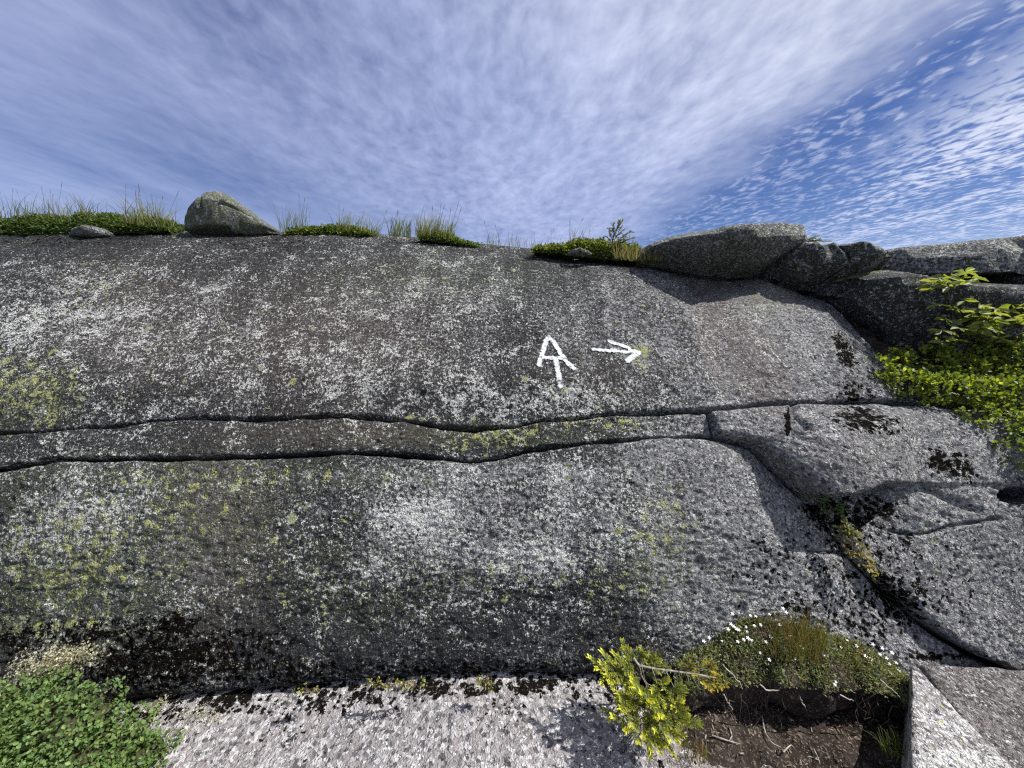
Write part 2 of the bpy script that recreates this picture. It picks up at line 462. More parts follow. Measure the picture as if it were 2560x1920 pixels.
def slab(name, x0, x1, bot, top, rows, rb=0.04, rt=0.04, db=None, dt=None, rl=0, rr=0, off=None, depth=0.30, wfun=None, mat=M_ROCK, st=None, step=0.0072, fine=1.0):
    """one rounded slab between the curves bot(x) and top(x); edges roll inwards over rb / rt (metres) by db / dt"""
    xs = columns(x0, x1, step)
    t = np.linspace(0, 1, rows)
    if wfun is not None:
        t = wfun(t)
    B, T = bot(xs), top(xs)
    T = np.maximum(T, B + 0.004)
    X = np.broadcast_to(xs, (rows, len(xs)))
    S = B[None] + (T - B)[None] * t[:, None]
    sb = np.gradient(B, xs); sl = np.gradient(T, xs)
    eb = (S - B[None]) / np.sqrt(1 + sb ** 2)[None]
    et = (T[None] - S) / np.sqrt(1 + sl ** 2)[None]

    def roll(d, r, dep):
        q = np.clip(1 - d / r, 0, 1)
        return -dep * (1 - np.sqrt(np.clip(1 - q * q, 0, 1)))
    o = relief(X, S, fine)
    if off is not None:
        o = o + off(X, S)
    if rb: o = o + roll(eb, rb if np.isscalar(rb) else rb(xs)[None], db or (rb if np.isscalar(rb) else .05))
    if rt: o = o + roll(et, rt if np.isscalar(rt) else rt(xs)[None], dt(xs)[None] if callable(dt) else dt or (rt if np.isscalar(rt) else .05))
    if rl: o = o + roll(X - x0, rl, rl)
    if rr: o = o + roll(x1 - X, rr, rr)
    Nn = Rn(X, S)
    V = R(X, S) + Nn * o[..., None]
    # ragged lip
    # skirts into the rock all round
    nb = V[:1] - Nn[:1] * depth; ntp = V[-1:] - Nn[-1:] * depth
    V = np.concatenate([nb, V, ntp], 0)
    Lc = V[:, :1] - np.concatenate([Nn[:1], Nn, Nn[-1:]])[:, :1] * depth
    Rc = V[:, -1:] - np.concatenate([Nn[:1], Nn, Nn[-1:]])[:, -1:] * depth
    V = np.concatenate([Lc, V, Rc], 1)
    at = (st or stains)(V)
    return mesh(name, V, grid_faces(V.shape[0], V.shape[1]), mat, True, at)


CR1 = [(-600, 1120), (0, 1076), (100, 1073), (180, 1065), (300, 1058), (370, 1043), (500, 1037), (640, 1040), (780, 1036), (900, 1037), (1000, 1047), (1080, 1058), (1180, 1066), (1290, 1058), (1380, 1044), (1500, 1030), (1640, 1024), (1780, 1022), (1880, 1016), (1960, 1010), (2080, 1009), (2180, 1004), (2230, 1002), (2330, 1000), (2480, 1010), (2700, 1030), (3100, 1060)]
CR2 = [(-600, 1215), (0, 1168), (60, 1160), (130, 1147), (250, 1148), (400, 1146), (560, 1140), (700, 1138), (850, 1132), (980, 1134), (1080, 1142), (1170, 1150), (1240, 1141), (1330, 1122), (1430, 1110), (1530, 1098), (1640, 1090), (1760, 1086), (1800, 1094), (1860, 1102), (1895, 1118), (1935, 1160), (1980, 1204), (2030, 1246), (2070, 1296), (2110, 1340), (2160, 1408), (2220, 1468), (2280, 1520), (2340, 1572), (2400, 1616), (2460, 1652), (2540, 1690), (2640, 1730), (2800, 1790), (3000, 1826), (3600, 1858)]
BASE = [(-600, 1850), (0, 1800), (300, 1775), (450, 1762), (700, 1748), (900, 1737), (1100, 1722), (1300, 1710), (1500, 1712), (1700, 1740), (1850, 1762), (2000, 1780), (2240, 1792), (2540, 1806), (3000, 1830), (3600, 1860)]
cr1, cr2, base_c = curve(CR1), curve(CR2), curve(BASE)


def wob(x, k, a):
    return a * (noise2(x, 0 * x, 7, k) + .6 * noise2(x, 0 * x, 19, k + 1) + .35 * noise2(x, 0 * x, 55, k + 2))


# ---- upper slab, carrying the painted signs
DIAG = [dom(*p) for p in [(2056, 742), (2085, 770), (2120, 810), (2160, 858), (2200, 900), (2245, 950), (2290, 985), (2330, 1000)]]
DIAG = np.array(DIAG)


def upper_top(x):
    t = np.interp(x, DIAG[:, 0], DIAG[:, 1], left=7.0)
    x0 = DIAG[0, 0]
    return np.where(x < x0 - .02, 7.0 - 4.0 * sst(x, x0 - .16, x0 - .02) - (7 - 4 - DIAG[0, 1]) * sst(x, x0 - .12, x0 - .0), t) + wob(x, 40, .01)


def upper_off(X, S):
    px, py = to_px(R(X, S))
    o = -0.05 * sst(S - cr1(X), .25, .0) * sst(px, 2200, 1500)
    # hollow below the cap stones and the shallow runnel that drains it
    o = o - 0.03 * np.exp(-(((px - 1800) / 130) ** 2 + ((py - 690) / 40) ** 2)) - 0.03 * np.exp(-(((px - 2000) / 60) ** 2 + ((py - 730) / 40) ** 2))
    o = o - 0.025 * np.exp(-(((px - (1760 + (py - 700) * .42)) / 60) ** 2)) * sst(py, 640, 720) * sst(py, 1040, 900)
    o = o + 0.010 * noise2(X * 2, S * .6, 6.0, 21) * sst(px, 1500, 1800)
    # pits near the brow
    for gx, gy, r in ((690, 600, 22), (575, 616, 12), (600, 806, 12), (30, 600, 20), (2130, 870, 18)):
        o = o - 0.02 * np.exp(-(((px - gx) / (r * 1.6)) ** 2 + ((py - gy) / (r * .6)) ** 2))
    return o


upper = slab('granite_slab', -9, DIAG[-1, 0] + .02, lambda x: cr1(x) + .011 + wob(x, 50, .007), upper_top, 330, rb=.014, db=.012, rt=.12, dt=.05,
             off=upper_off, wfun=lambda t: .40 * t + .60 * t ** 5)
tag(upper, 'huge upper granite slab speckled with lichen, carrying the white painted signs', 'rock slab', 'slabs of the ledge', kind='thing')

# ---- lower slab
def lower_off(X, S):
    px, py = to_px(R(X, S))
    o = -0.04 * sst(S - base_c(X), .16, -.03) ** 2 * sst(px, 2300, 1700)
    o = o + 0.03 * np.exp(-(((px - 1050) / 500) ** 2 + ((py - 1330) / 150) ** 2))
    o = o - .02 * np.exp(-((polyd(X, S, CRK_L) / .007) ** 2))
    return o


CRK_L = np.array([dom(*p) for p in [(2030, 1382), (2070, 1387), (2112, 1388), (2140, 1400)]])
lower = slab('granite_slab', -9, dom(2950, 1800)[0], base_c, lambda x: cr2(x) - .015 + wob(x, 60, .007), 215,
             rb=.06, db=.045, rt=lambda x: .030 + .30 * sst(x, .75, 1.25), dt=lambda x: .022 + .05 * sst(x, .7, 1.2), off=lower_off)
tag(lower, 'big lower granite slab with white and yellow green lichen rising from the pale shelf', 'rock slab', 'slabs of the ledge', kind='thing')

# ---- band between the two long cracks
XJ1, XJ2 = dom(1780, 1050)[0], dom(1968, 1060)[0]
band = slab('granite_slab', -9, XJ1 - .005, lambda x: cr2(x) + .008 + wob(x, 70, .007), lambda x: cr1(x) - .012 + wob(x, 75, .006), 44, rb=.012, db=.012, rt=.012, rr=.012,
            off=lambda X, S: 0.02 * noise2(X, S, 2.0, 31) - .028 + .01 * noise2(X, S * .5, 8, 33))
tag(band, 'long thin granite band squeezed between the two dark horizontal cracks', 'rock slab', 'slabs of the ledge', kind='thing')
# ---- right slab with its swollen nose
NOSE = np.array([dom(*p) for p in [(1900, 1130), (1960, 1200), (2010, 1240), (2060, 1247), (2115, 1234), (2160, 1214), (2190, 1180), (2215, 1130), (2230, 1090)]])
CRK_R = [np.array([dom(*p) for p in q]) for q in ([(2230, 1328), (2280, 1338), (2330, 1334), (2380, 1316), (2440, 1308), (2510, 1296)],)]
CRK_R2 = np.array([dom(*p) for p in [(2310, 1220), (2360, 1246), (2410, 1266), (2450, 1276)]])
HOLE = dom(2560, 1236)


def right_off(X, S):
    px, py = to_px(R(X, S))
    e = np.interp(X, NOSE[:6, 0], NOSE[:6, 1])
    h = 0.090 * sst(px, 2300, 2180) * sst(px, 1790, 2030) * sst(cr1(X) - S, .02, .17) + .012
    above = sst(S - e, -.003, .012)
    o = h * above - .075 * (1 - above) * np.exp(-np.clip(e - S, 0, 9) / .10) * sst(px, 2330, 2180)
    o = o + 0.03 * np.exp(-(((px - 2060) / 90) ** 2 + ((py - 1150) / 70) ** 2))
    for q in CRK_R:
        o = o - .022 * np.exp(-((polyd(X, S, q) / .006) ** 2))
    o = o - .020 * np.exp(-((polyd(X, S, CRK_R2) / .018) ** 2))
    o = o - .035 * np.exp(-(((px - 1970 - 6 * np.sin(py * .07)) / 6) ** 2)) * sst(py, 1110, 1085)
    r = np.hypot((px - 2580) / 82, (py - 1238) / 24)
    o = o - .26 * sst(r, 1.04, .86)
    o = o - .30 * np.clip(X - 2.3, 0, 9) ** 1.2 * .4
    o = o + .018 * noise2(X, S, 3.1, 37)
    return o


right = slab('granite_slab', XJ1 + .005, 9, lambda x: np.minimum(cr2(x), 9) + .012 + wob(x, 70, .006), lambda x: cr1(x) - .013 + wob(x, 75, .005), 150,
             rb=.03, db=.03, rt=lambda x: .03 + .22 * sst(x, 1.6, 2.3), dt=lambda x: .025 + .08 * sst(x, 1.6, 2.2), rl=.010, off=right_off)
tag(right, 'pale grey granite slab at right with swollen nose, black moss patches and oval hole', 'rock slab', 'slabs of the ledge', kind='thing')

# ---- bedrock behind the cracks, with the brown gully at the right
bx_ = columns(-9, 9, .03); bs = np.concatenate([np.linspace(0.02, 3.4, 110), np.linspace(3.6, SS[-1], 30)])
BX, BS = np.meshgrid(bx_, bs)
bo = -.26 + .02 * noise2(BX, BS, 9, 80) + .01 * noise2(BX, BS, 31, 81)
bpx, bpy_ = to_px(R(BX, BS))
gul = sst(bpx, 2020, 2100) * sst(BS - cr1(BX), -.05, .05)
bo = bo + gul * (.17 + .012 * noise2(BX, BS, 22, 84))
core = mesh('bedrock', R(BX, BS) + Rn(BX, BS) * bo[..., None], grid_faces(*BX.shape), M_SOIL, True)
tag(core, 'dark peaty bedrock behind the cracks and in the brown gully', kind='structure')

# ================================================================ ground: one sheet, dense on the shelf in front of the ledge
def ground_z(x, y):
    xb = x
    s = base_c(xb); p = R(xb, s)
    zb = p[..., 2]
    far_ = sst(np.abs(x), 2.8, 5.0)
    zb = zb * (1 - far_)
    z = zb - 0.01 - (p[..., 1] - y).clip(-.6, 4) * .10 - .03 * np.clip(x, 0, 3) * 0
    z = z + .010 * noise2(x, y, 2.2, 90) + .006 * noise2(x, y, 7, 91)
    return z


def axis(lo, hi, dlo, dhi, step, grow=1.16):
    a = list(np.arange(dlo, dhi, step)); st = step
    while a[-1] < hi:
        st *= grow; a.append(a[-1] + st)
    st = step
    while a[0] > lo:
        st *= grow; a.insert(0, a[0] - st)
    return np.array(a)


gx = axis(-220, 220, -2.6, 2.6, .0075); gy = axis(-220, 220, .72, 1.62, .0075)
GX, GY = np.meshgrid(gx, gy)
GZ = ground_z(GX, GY)
near = sst(np.hypot(GX, GY - 1), 30, 4)
GZ = np.where(near > 0, GZ, -.12) * near - .35 * (1 - near) + .0016 * near * noise2(GX, GY, 90, 95) + .0030 * near * noise2(GX, GY, 42, 96)


def ground_stains(p):
    px, py = to_px(p)
    vis = (p[..., 1] > .5) & (p[..., 1] < 2) & (np.abs(p[..., 0]) < 3)
    ms = np.where(vis, np.maximum(blobs(px, py, MOSS, .0), .34 * sst(noise2(p[..., 0], p[..., 1], 4, 94), -.3, .6)), .2)
    dyb = R(p[..., 0], base_c(p[..., 0]))[..., 1] - p[..., 1]
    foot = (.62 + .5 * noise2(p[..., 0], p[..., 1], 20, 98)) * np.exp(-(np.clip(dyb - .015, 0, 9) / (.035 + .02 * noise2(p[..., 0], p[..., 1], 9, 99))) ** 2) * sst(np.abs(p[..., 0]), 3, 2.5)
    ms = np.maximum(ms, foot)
    dirt = np.where(vis, blobs(px, py, [(2000, 1820, 330, 130, 1.0), (1780, 1900, 120, 60, .6)], 0), 0)
    shelf = sst(np.hypot(p[..., 0] * .7, p[..., 1] - 1.0), 2.6, 1.8)  # unseen ground past the shelf goes dark heath, chosen to cut bounce light
    a = np.stack([.08 + .30 * shelf, .03 + 0 * px, dirt * .9, ms], -1)
    b = np.stack([np.clip(.95 - dirt * .75, 0, 1) * shelf, .8 * (1 - shelf), .55 + .4 * noise2(p[..., 0], p[..., 1], 3, 97), 1 + 0 * px], -1)
    return {'la': a, 'lb': b}


G3 = np.stack([GX, GY, GZ], -1)
ground = mesh('ground', G3, grid_faces(*GX.shape), M_SHELF, True, ground_stains(G3))
tag(ground, 'pale pinkish granite shelf at the foot of the ledge', kind='structure')

# ================================================================ paint
def paint_material():
    m, n = new_mat('weathered white paint')
    P = n.node('ShaderNodeTexCoord').outputs['Object']
    e, _, _ = n.sep(n.attr('edge').outputs['Color'])
    f = n.noise(P, 95.0, 5.0, 0.7); g = n.noise(P, 30.0, 3.0, 0.6)
    cov = n.m('ADD', n.m('MULTIPLY', e, 1.0), n.m('ADD', n.m('MULTIPLY', n.m('SUBTRACT', f, 0.5), 1.5), n.m('MULTIPLY', n.m('SUBTRACT', g, 0.5), 0.9)))
    al = n.ss(cov, 0.17, 0.58)
    c = n.mix(n.ss(f, 0.36, 0.5), (0.36, 0.39, 0.39), (0.64, 0.67, 0.66))
    bm = n.node('ShaderNodeBump', {'Strength': 0.9, 'Distance': 0.008, 'Height': n.noise(P, 62.0, 6.0, 0.68)})
    b = n.node('ShaderNodeBsdfPrincipled', {'Base Color': c, 'Roughness': 0.6, 'Alpha': al, 'Normal': bm.outputs[0]})
    n.node('ShaderNodeOutputMaterial', {'Surface': b.outputs[0]})
    return m


M_PAINT = paint_material()


def painted(name, strokes, label):
    """strokes: pixel polylines with half widths in pixels"""
    lo = np.array([min(p[0] for q, w in strokes for p in q) - 20, min(p[1] for q, w in strokes for p in q) - 20])
    hi = np.array([max(p[0] for q, w in strokes for p in q) + 20, max(p[1] for q, w in strokes for p in q) + 20])
    c = np.array([dom(*lo), dom(hi[0], lo[1]), dom(lo[0], hi[1]), dom(*hi)])
    xs = np.arange(c[:, 0].min(), c[:, 0].max(), .004); ss = np.arange(c[:, 1].min(), c[:, 1].max(), .004)
    X, S = np.meshgrid(xs, ss)
    cov = np.full(X.shape, -1.0)
    m_px = 2.02 / FPX
    for q, w in strokes:
        d = polyd(X, S, np.array([dom(*p) for p in q]))
        cov = np.maximum(cov, 1 - d / (w * .90 * m_px))
    o = relief(X, S) + upper_off(X, S) + .0045
    V = R(X, S) + Rn(X, S) * o[..., None]
    f = grid_faces(*X.shape)
    keep = cov.ravel()[f].max(1) > -.35
    f = f[keep]
    u, inv = np.unique(f, return_inverse=True)
    e = np.clip(cov.ravel()[u] * 1.1, -1, .62)
    o = mesh(name, V.reshape(-1, 3)[u], inv.reshape(-1, 4), M_PAINT, True, {'edge': np.stack([e, e, e, e * 0 + 1], -1)})
    return tag(o, label, 'paint mark')


painted('painted_symbol', [([(1347, 914), (1354, 890), (1366, 853), (1370, 846)], 9.5), ([(1370, 846), (1384, 856), (1402, 887), (1415, 904), (1434, 923)], 9.0), ([(1355, 896), (1380, 898), (1408, 897)], 8.0), ([(1388, 899), (1394, 930), (1400, 964)], 9.5)],
        'white painted A with a T hung below its bar on the upper slab')
painted('painted_arrow', [([(1484, 875), (1520, 879), (1560, 881), (1588, 884)], 8.5), ([(1524, 853), (1545, 861), (1575, 874), (1596, 883)], 7.5), ([(1596, 883), (1586, 893), (1568, 905)], 11)],
        'white painted arrow pointing right beside the painted letter')
#VEGETATION

# ================================================================ loose rocks: lofted from left to right
def rock_loft(name, st, label, group=None, n=120, m=56, und=0.35, rough=1.0, grooves=(), white=.30, yellow=.08, clean=.45, green=0.2, moss=0.0, power=3.2, cat='rock', facet=.0, seed=0, parent=None, mat=None, cuts=0):
    """st: (px, top py, bottom py, front y, depth); section = rounded box whose lower front is cut back by und"""
    st = np.array(st, float)
    u = np.linspace(0, 1, n); uu = .5 - .5 * np.cos(np.pi * u); u = .5 * u + .5 * uu
    k = np.linspace(0, 1, len(st))
    px = np.interp(u, (st[:, 0] - st[0, 0]) / (st[-1, 0] - st[0, 0]), st[:, 0])
    q = [np.interp(px, st[:, 0], st[:, j]) for j in range(1, 5)]
    top = np.array([at_y(a, b, y) for a, b, y in zip(px, q[0], q[2])]); bot = np.array([at_y(a, b, y) for a, b, y in zip(px, q[1], q[2])])
    x = top[:, 0]; zc, hz = (top[:, 2] + bot[:, 2]) / 2, (top[:, 2] - bot[:, 2]) / 2
    dpt = q[3] * np.where(q[3] > .5, .32, .42)
    th = np.linspace(0, 2 * np.pi, m, endpoint=False)
    c, s = np.cos(th), np.sin(th)
    cy_, cz_ = np.sign(c) * np.abs(c) ** (2 / power), np.sign(s) * np.abs(s) ** (2 / power)
    Y = q[2][:, None] + dpt[:, None] * cy_[None]
    Z = zc[:, None] + hz[:, None] * cz_[None]
    Y = Y + und * hz[:, None] * np.clip(-cz_[None] + .15, 0, 2) * np.clip(-cy_[None], 0, 1)
    Z = Z - .10 * hz[:, None] * np.clip(cz_[None], 0, 1) * np.clip(-cy_[None] - .2, 0, 1)
    X = np.broadcast_to(x[:, None], Y.shape)
    V = np.stack([X, Y, Z], -1)
    ctr = np.stack([x, q[2], zc], -1)[:, None]
    nrm = V - ctr; nrm[..., 0] += .6 * (u[:, None] - .5) * np.abs(hz).max()
    nrm /= np.linalg.norm(nrm, axis=-1, keepdims=True) + 1e-9
    rs = np.random.default_rng(900 + seed)
    for _ in range(cuts):
        a0 = rs.uniform(px[0], px[-1]); wdt = rs.uniform(.18, .5) * (px[-1] - px[0])
        nv = np.array([rs.normal() * .35, -abs(rs.normal()) * .8 - .15, rs.normal() * .8]); nv /= np.linalg.norm(nv)
        rel = ((V - ctr) @ nv); lim = rel.max(1, keepdims=True) * rs.uniform(.72, .92)
        wgt = (sst(px, a0 - wdt, a0 - wdt * .8) * sst(px, a0 + wdt, a0 + wdt * .8))[:, None]
        V = V - nv * (np.clip(rel - lim, 0, None) * wgt)[..., None]
    f = 1.0 / max(hz.max(), .02)
    d = rough * (.10 * hz.max() * vnoise(X * f * .8, Y * f * .8, Z * f * .8, 200 + seed) + .05 * hz.max() * vnoise(X * f * 2, Y * f * 2, Z * f * 2, 201 + seed)
                 + .004 * vnoise(X * 28, Y * 28, Z * 28, 202) + .004 * vnoise(X * 55, Y * 55, Z * 55, 203))
    if facet:
        w = vnoise(X * f * 1.3 + 5, Y * f * 1.3, Z * f * 1.3, 210 + seed)
        d = d - facet * hz.max() * np.abs(w)
    ppx, ppy = to_px(V)
    for g, dep, wd in grooves:
        d = d - dep * np.exp(-(polyd(ppx, ppy, np.array(g, float)) / wd) ** 2) * (np.broadcast_to(cy_, Y.shape) < .3)
    V = V + nrm * d[..., None]
    e0, e1 = V[:1].mean(1, keepdims=True), V[-1:].mean(1, keepdims=True)
    V = np.concatenate([np.repeat(e0, m, 1), V, np.repeat(e1, m, 1)], 0)
    V = np.concatenate([V, V[:, :1]], 1)
    base = np.ones(V.shape[:2])
    nz = noise2(V[..., 0] + V[..., 1], V[..., 2], 4, 230 + seed)
    la = np.stack([np.clip(white + .12 * nz, 0, 1), base * yellow, base * 0, base * moss], -1)
    lb = np.stack([base * clean, np.clip(green + .25 * nz, 0, 1), base * 0, base], -1)
    fc = grid_faces(V.shape[0], m + 1)[:, ::-1]
    o = mesh(name, V, fc, mat or M_ROCK, True, {'la': la, 'lb': lb}, parent)
    if label:
        tag(o, label, cat, group)
    return o


rock_loft('boulder', [(486, 560, 592, 3.08, .22), (489, 530, 592, 3.08, .26), (500, 506, 592, 3.06, .28), (509, 490, 592, 3.05, .28), (516, 480, 592, 3.04, .28), (545, 478, 592, 3.04, .28), (560, 483, 592, 3.04, .28), (580, 497, 592, 3.05, .28), (615, 522, 592, 3.06, .26), (655, 551, 590, 3.08, .24), (685, 570, 588, 3.1, .2), (700, 581, 587, 3.12, .1)],
          'lone pointed boulder with a crack perched on the brow against the sky', clean=.42, green=.95, white=.20, rough=.4, und=.05, power=5.5, facet=.02, cuts=3, grooves=[([(498, 520), (508, 505), (530, 503), (560, 508), (600, 524), (640, 550)], .022, 3.0), ([(500, 490), (498, 520), (492, 560)], .015, 3.0)], seed=3)
rock_loft('cap_stone', [(1596, 632, 658, 2.80, .2), (1612, 616, 664, 2.78, .5), (1650, 601, 670, 2.76, .7), (1700, 593, 680, 2.72, .9), (1760, 587, 690, 2.68, 1.1), (1830, 581, 697, 2.64, 1.2), (1900, 578, 694, 2.64, 1.2), (1950, 579, 678, 2.64, 1.0), (1966, 588, 662, 2.66, .8), (1974, 602, 646, 2.68, .5)],
          'long flat cap stone overhanging the top right of the painted slab', 'cap stones on the brow', n=150, und=2.6, rough=.30, clean=.50, white=.38, green=.45, power=6.0, facet=.05, cuts=4, grooves=[([(1822, 580), (1826, 630), (1830, 660)], .012, 3.0), ([(1672, 600), (1682, 620), (1680, 655)], .012, 3), ([(1870, 585), (1868, 640)], .008, 3)], seed=5)
rock_loft('cap_stone', [(1915, 668, 690, 2.62, .2), (1945, 645, 706, 2.52, .4), (1985, 616, 722, 2.46, .6), (2020, 609, 728, 2.43, .7), (2058, 612, 730, 2.42, .7), (2074, 620, 726, 2.42, .6), (2080, 634, 712, 2.45, .4)],
          'wedge shaped cap stone tucked under the right end of the long cap stone', 'cap stones on the brow', und=2.0, rough=.5, clean=.36, white=.30, green=.3, power=4.5, facet=.05, cuts=9, seed=7)
rock_loft('cap_stone', [(2064, 640, 716, 2.44, .4), (2074, 620, 730, 2.40, .6), (2100, 611, 734, 2.38, .7), (2132, 613, 728, 2.38, .7), (2152, 626, 716, 2.40, .6), (2170, 648, 704, 2.43, .4), (2178, 662, 694, 2.46, .2)],
          'squat cap stone just left of the long ledge above the brown gully', 'cap stones on the brow', und=2.0, rough=.5, clean=.38, white=.36, green=.4, power=4.5, facet=.05, cuts=9, seed=9)
rock_loft('rock_ledge', [(2140, 660, 690, 2.58, .3), (2156, 636, 700, 2.52, .6), (2200, 628, 704, 2.48, .9), (2300, 622, 708, 2.42, 1.2), (2400, 612, 700, 2.36, 1.4), (2480, 604, 694, 2.32, 1.4), (2540, 600, 690, 2.3, 1.4), (2700, 596, 690, 2.26, 1.5), (3200, 640, 720, 2.3, 1.4), (3300, 690, 715, 2.4, .6)],
          'long rounded rock ledge along the skyline at far right', n=190, und=.18, rough=.28, clean=.46, white=.38, green=.22, power=3.8, cuts=6, seed=11)
rock_loft('rock_block', [(2040, 712, 742, 2.44, .3), (2070, 706, 745, 2.40, .3), (2096, 702, 748, 2.34, .3), (2120, 698, 752, 2.26, .3), (2180, 684, 812, 2.22, .5), (2240, 674, 866, 2.20, .6), (2320, 664, 912, 2.18, .7), (2400, 658, 960, 2.16, .7), (2456, 656, 985, 2.15, .7), (2476, 662, 990, 2.16, .6), (2560, 752, 1000, 2.18, .6), (2640, 850, 1010, 2.2, .5), (2680, 930, 1010, 2.24, .3)],
          'big dark shaded rock block behind the leafy sapling', n=190, m=90, und=.30, rough=.30, clean=.30, white=.34, green=.12, power=6.5, cuts=5, seed=13)
rock_loft('rock_block', [(2462, 668, 730, 2.26, .3), (2476, 658, 800, 2.22, .5), (2520, 655, 850, 2.18, .6), (2600, 652, 930, 2.14, .7), (2800, 650, 990, 2.1, .8), (3200, 690, 1010, 2.1, .8), (3300, 800, 1000, 2.2, .4)],
          'sloping rock block at far right edge below the skyline ledge', n=160, m=80, und=.25, rough=.3, clean=.30, white=.32, green=.35, power=6.0, cuts=5, seed=15)
rock_loft('stone', [(180, 586, 590, 2.98, .05), (196, 572, 594, 2.94, .12), (225, 563, 595, 2.92, .15), (255, 570, 594, 2.93, .14), (278, 582, 592, 2.95, .08), (292, 589, 592, 2.98, .04)],
          'small grey stone tucked under the turf at the left end of the brow', 'small stones on the brow', n=50, m=30, clean=.5, white=.3, rough=.5, und=.2, facet=.15, cat='stone', seed=17)
rock_loft('stone', [(1418, 634, 637, 2.78, .04), (1430, 624, 640, 2.74, .1), (1450, 620, 641, 2.73, .12), (1470, 628, 640, 2.75, .08), (1480, 635, 638, 2.78, .04)],
          'small grey stone under the turf left of the little spruce', 'small stones on the brow', n=44, m=30, clean=.5, white=.3, rough=.5, und=.2, facet=.15, cat='stone', seed=19)


# ---- rocks at the lower right corner: flat topped patches with real sides
def patch_rock(name, quad, zf, label, rl, nu=90, nv=110, depth=.25, clean=.8, white=.4, brown=0.0, yellow=.15, moss=.05, green=.1, roll=.02, mat=None):
    """quad: pixel corners (top left, top right, bottom right, bottom left); zf(x, y) = its top surface"""
    c = []
    for p in quad:
        z = .1
        for _ in range(12):
            q = at_z(p[0], p[1], z); z = zf(q[0], q[1])
        c.append(at_z(p[0], p[1], z))
    u, v = np.linspace(0, 1, nu)[None, :, None], np.linspace(0, 1, nv)[:, None, None]
    P = (c[0] * (1 - u) + c[1] * u) * (1 - v) + (c[3] * (1 - u) + c[2] * u) * v
    d = np.minimum(np.minimum(u, 1 - u) * np.linalg.norm(c[1] - c[0] + c[2] - c[3]) / 2, np.minimum(v, 1 - v) * np.linalg.norm(c[3] - c[0]))[..., 0]
    X, Yy = P[..., 0] + .004 * noise2(P[..., 0], P[..., 1], 14, 301), P[..., 1] + .004 * noise2(P[..., 0], P[..., 1], 14, 302)
    q = np.clip(1 - d / roll, 0, 1)
    Z = np.vectorize(zf)(X, Yy) - roll * (1 - np.sqrt(1 - q * q)) + .006 * noise2(X, Yy, 6, 303) + .003 * noise2(X, Yy, 28, 304) + .003 * noise2(X, Yy, 60, 305)
    V = np.stack([X, Yy, Z], -1)
    dn = np.array([0, 0, -depth])
    V = np.concatenate([V[:1] + dn, V, V[-1:] + dn], 0); V = np.concatenate([V[:, :1] + dn, V, V[:, -1:] + dn], 1)
    o1 = np.ones(V.shape[:2])
    at = {'la': np.stack([o1 * white, o1 * yellow, o1 * brown, o1 * moss], -1), 'lb': np.stack([o1 * clean, o1 * green, o1 * .3, o1], -1)}
    o = mesh(name, V, grid_faces(*V.shape[:2])[:, ::-1], mat or M_ROCK, True, at)
    return tag(o, label, 'rock', 'rocks in the lower right corner')


patch_rock('flat_rock', [(2300, 1655), (4300, 1770), (4700, 2300), (2700, 2200)], lambda x, y: .190 + .02 * (x - 1.5) + .03 * (y - 1.2), 'brownish flat rock in the lower right corner under the wall', rl=0, clean=.55, brown=.38, white=.36, yellow=.12, nu=320, nv=130)
patch_rock('wedge_rock', [(2278, 1668), (2292, 1664), (2640, 2020), (2274, 2020)], lambda x, y: .215 + .03 * (y - 1.2) + .06 * (x - 1.5), 'pale grey wedge of rock with a sharp straight edge beside the overhanging turf', rl=0, clean=.92, white=.62, yellow=.26, mat=M_SHELF)

# ================================================================ plants
def foliage_material(name, gloss=.35, trans=.45, var=.5):
    m, n = new_mat(name)
    t = n.attr('tint').outputs['Color']
    P = n.node('ShaderNodeTexCoord').outputs['Object']
    r = n.node('ShaderNodeObjectInfo').outputs['Random']
    v = n.m('ADD', n.ss(n.noise(P, 30.0, 2.0, 0.6), 0.3, 0.7, 0.75, 1.2), n.m('MULTIPLY', n.m('SUBTRACT', r, 0.5), 0.30))
    c = n.vm('MULTIPLY', t, n.comb(v, v, v))
    b = n.node('ShaderNodeBsdfPrincipled', {'Base Color': c, 'Roughness': 0.5, 'Specular IOR Level': gloss})
    tc_ = n.vm('MULTIPLY', c, (1.5, 1.35, 0.55))
    tr = n.node('ShaderNodeBsdfTranslucent', {'Color': tc_})
    mx = n.node('ShaderNodeMixShader', {0: trans, 1: b.outputs[0], 2: tr.outputs[0]})
    n.node('ShaderNodeOutputMaterial', {'Surface': mx.outputs[0]})
    return m


def plain_material(name, c0, c1, scale=60.0, rough=.85):
    m, n = new_mat(name)
    P = n.node('ShaderNodeTexCoord').outputs['Object']
    f = n.noise(P, scale, 4.0, 0.6)
    b = n.node('ShaderNodeBsdfPrincipled', {'Base Color': n.mix(n.ss(f, 0.35, 0.65), c0, c1), 'Roughness': rough, 'Specular IOR Level': .2})
    n.node('ShaderNodeOutputMaterial', {'Surface': b.outputs[0]})
    return m


M_LEAF = foliage_material('leaf')
M_NEEDLE = foliage_material('needle', .3, .35)
M_GRASS = foliage_material('grass', .3, .4)
M_TWIG = plain_material('brown twig', (.055, .040, .030), (.14, .11, .085))
M_BARE = plain_material('bleached twig', (.17, .15, .125), (.36, .33, .29))
M_PETAL = plain_material('white petal', (.74, .74, .72), (.84, .84, .82), rough=.6)
M_DARK = plain_material('mossy turf', (.020, .022, .010), (.06, .065, .025), 90)
M_CREAM = plain_material('reindeer lichen', (.36, .34, .22), (.62, .60, .46), 120)

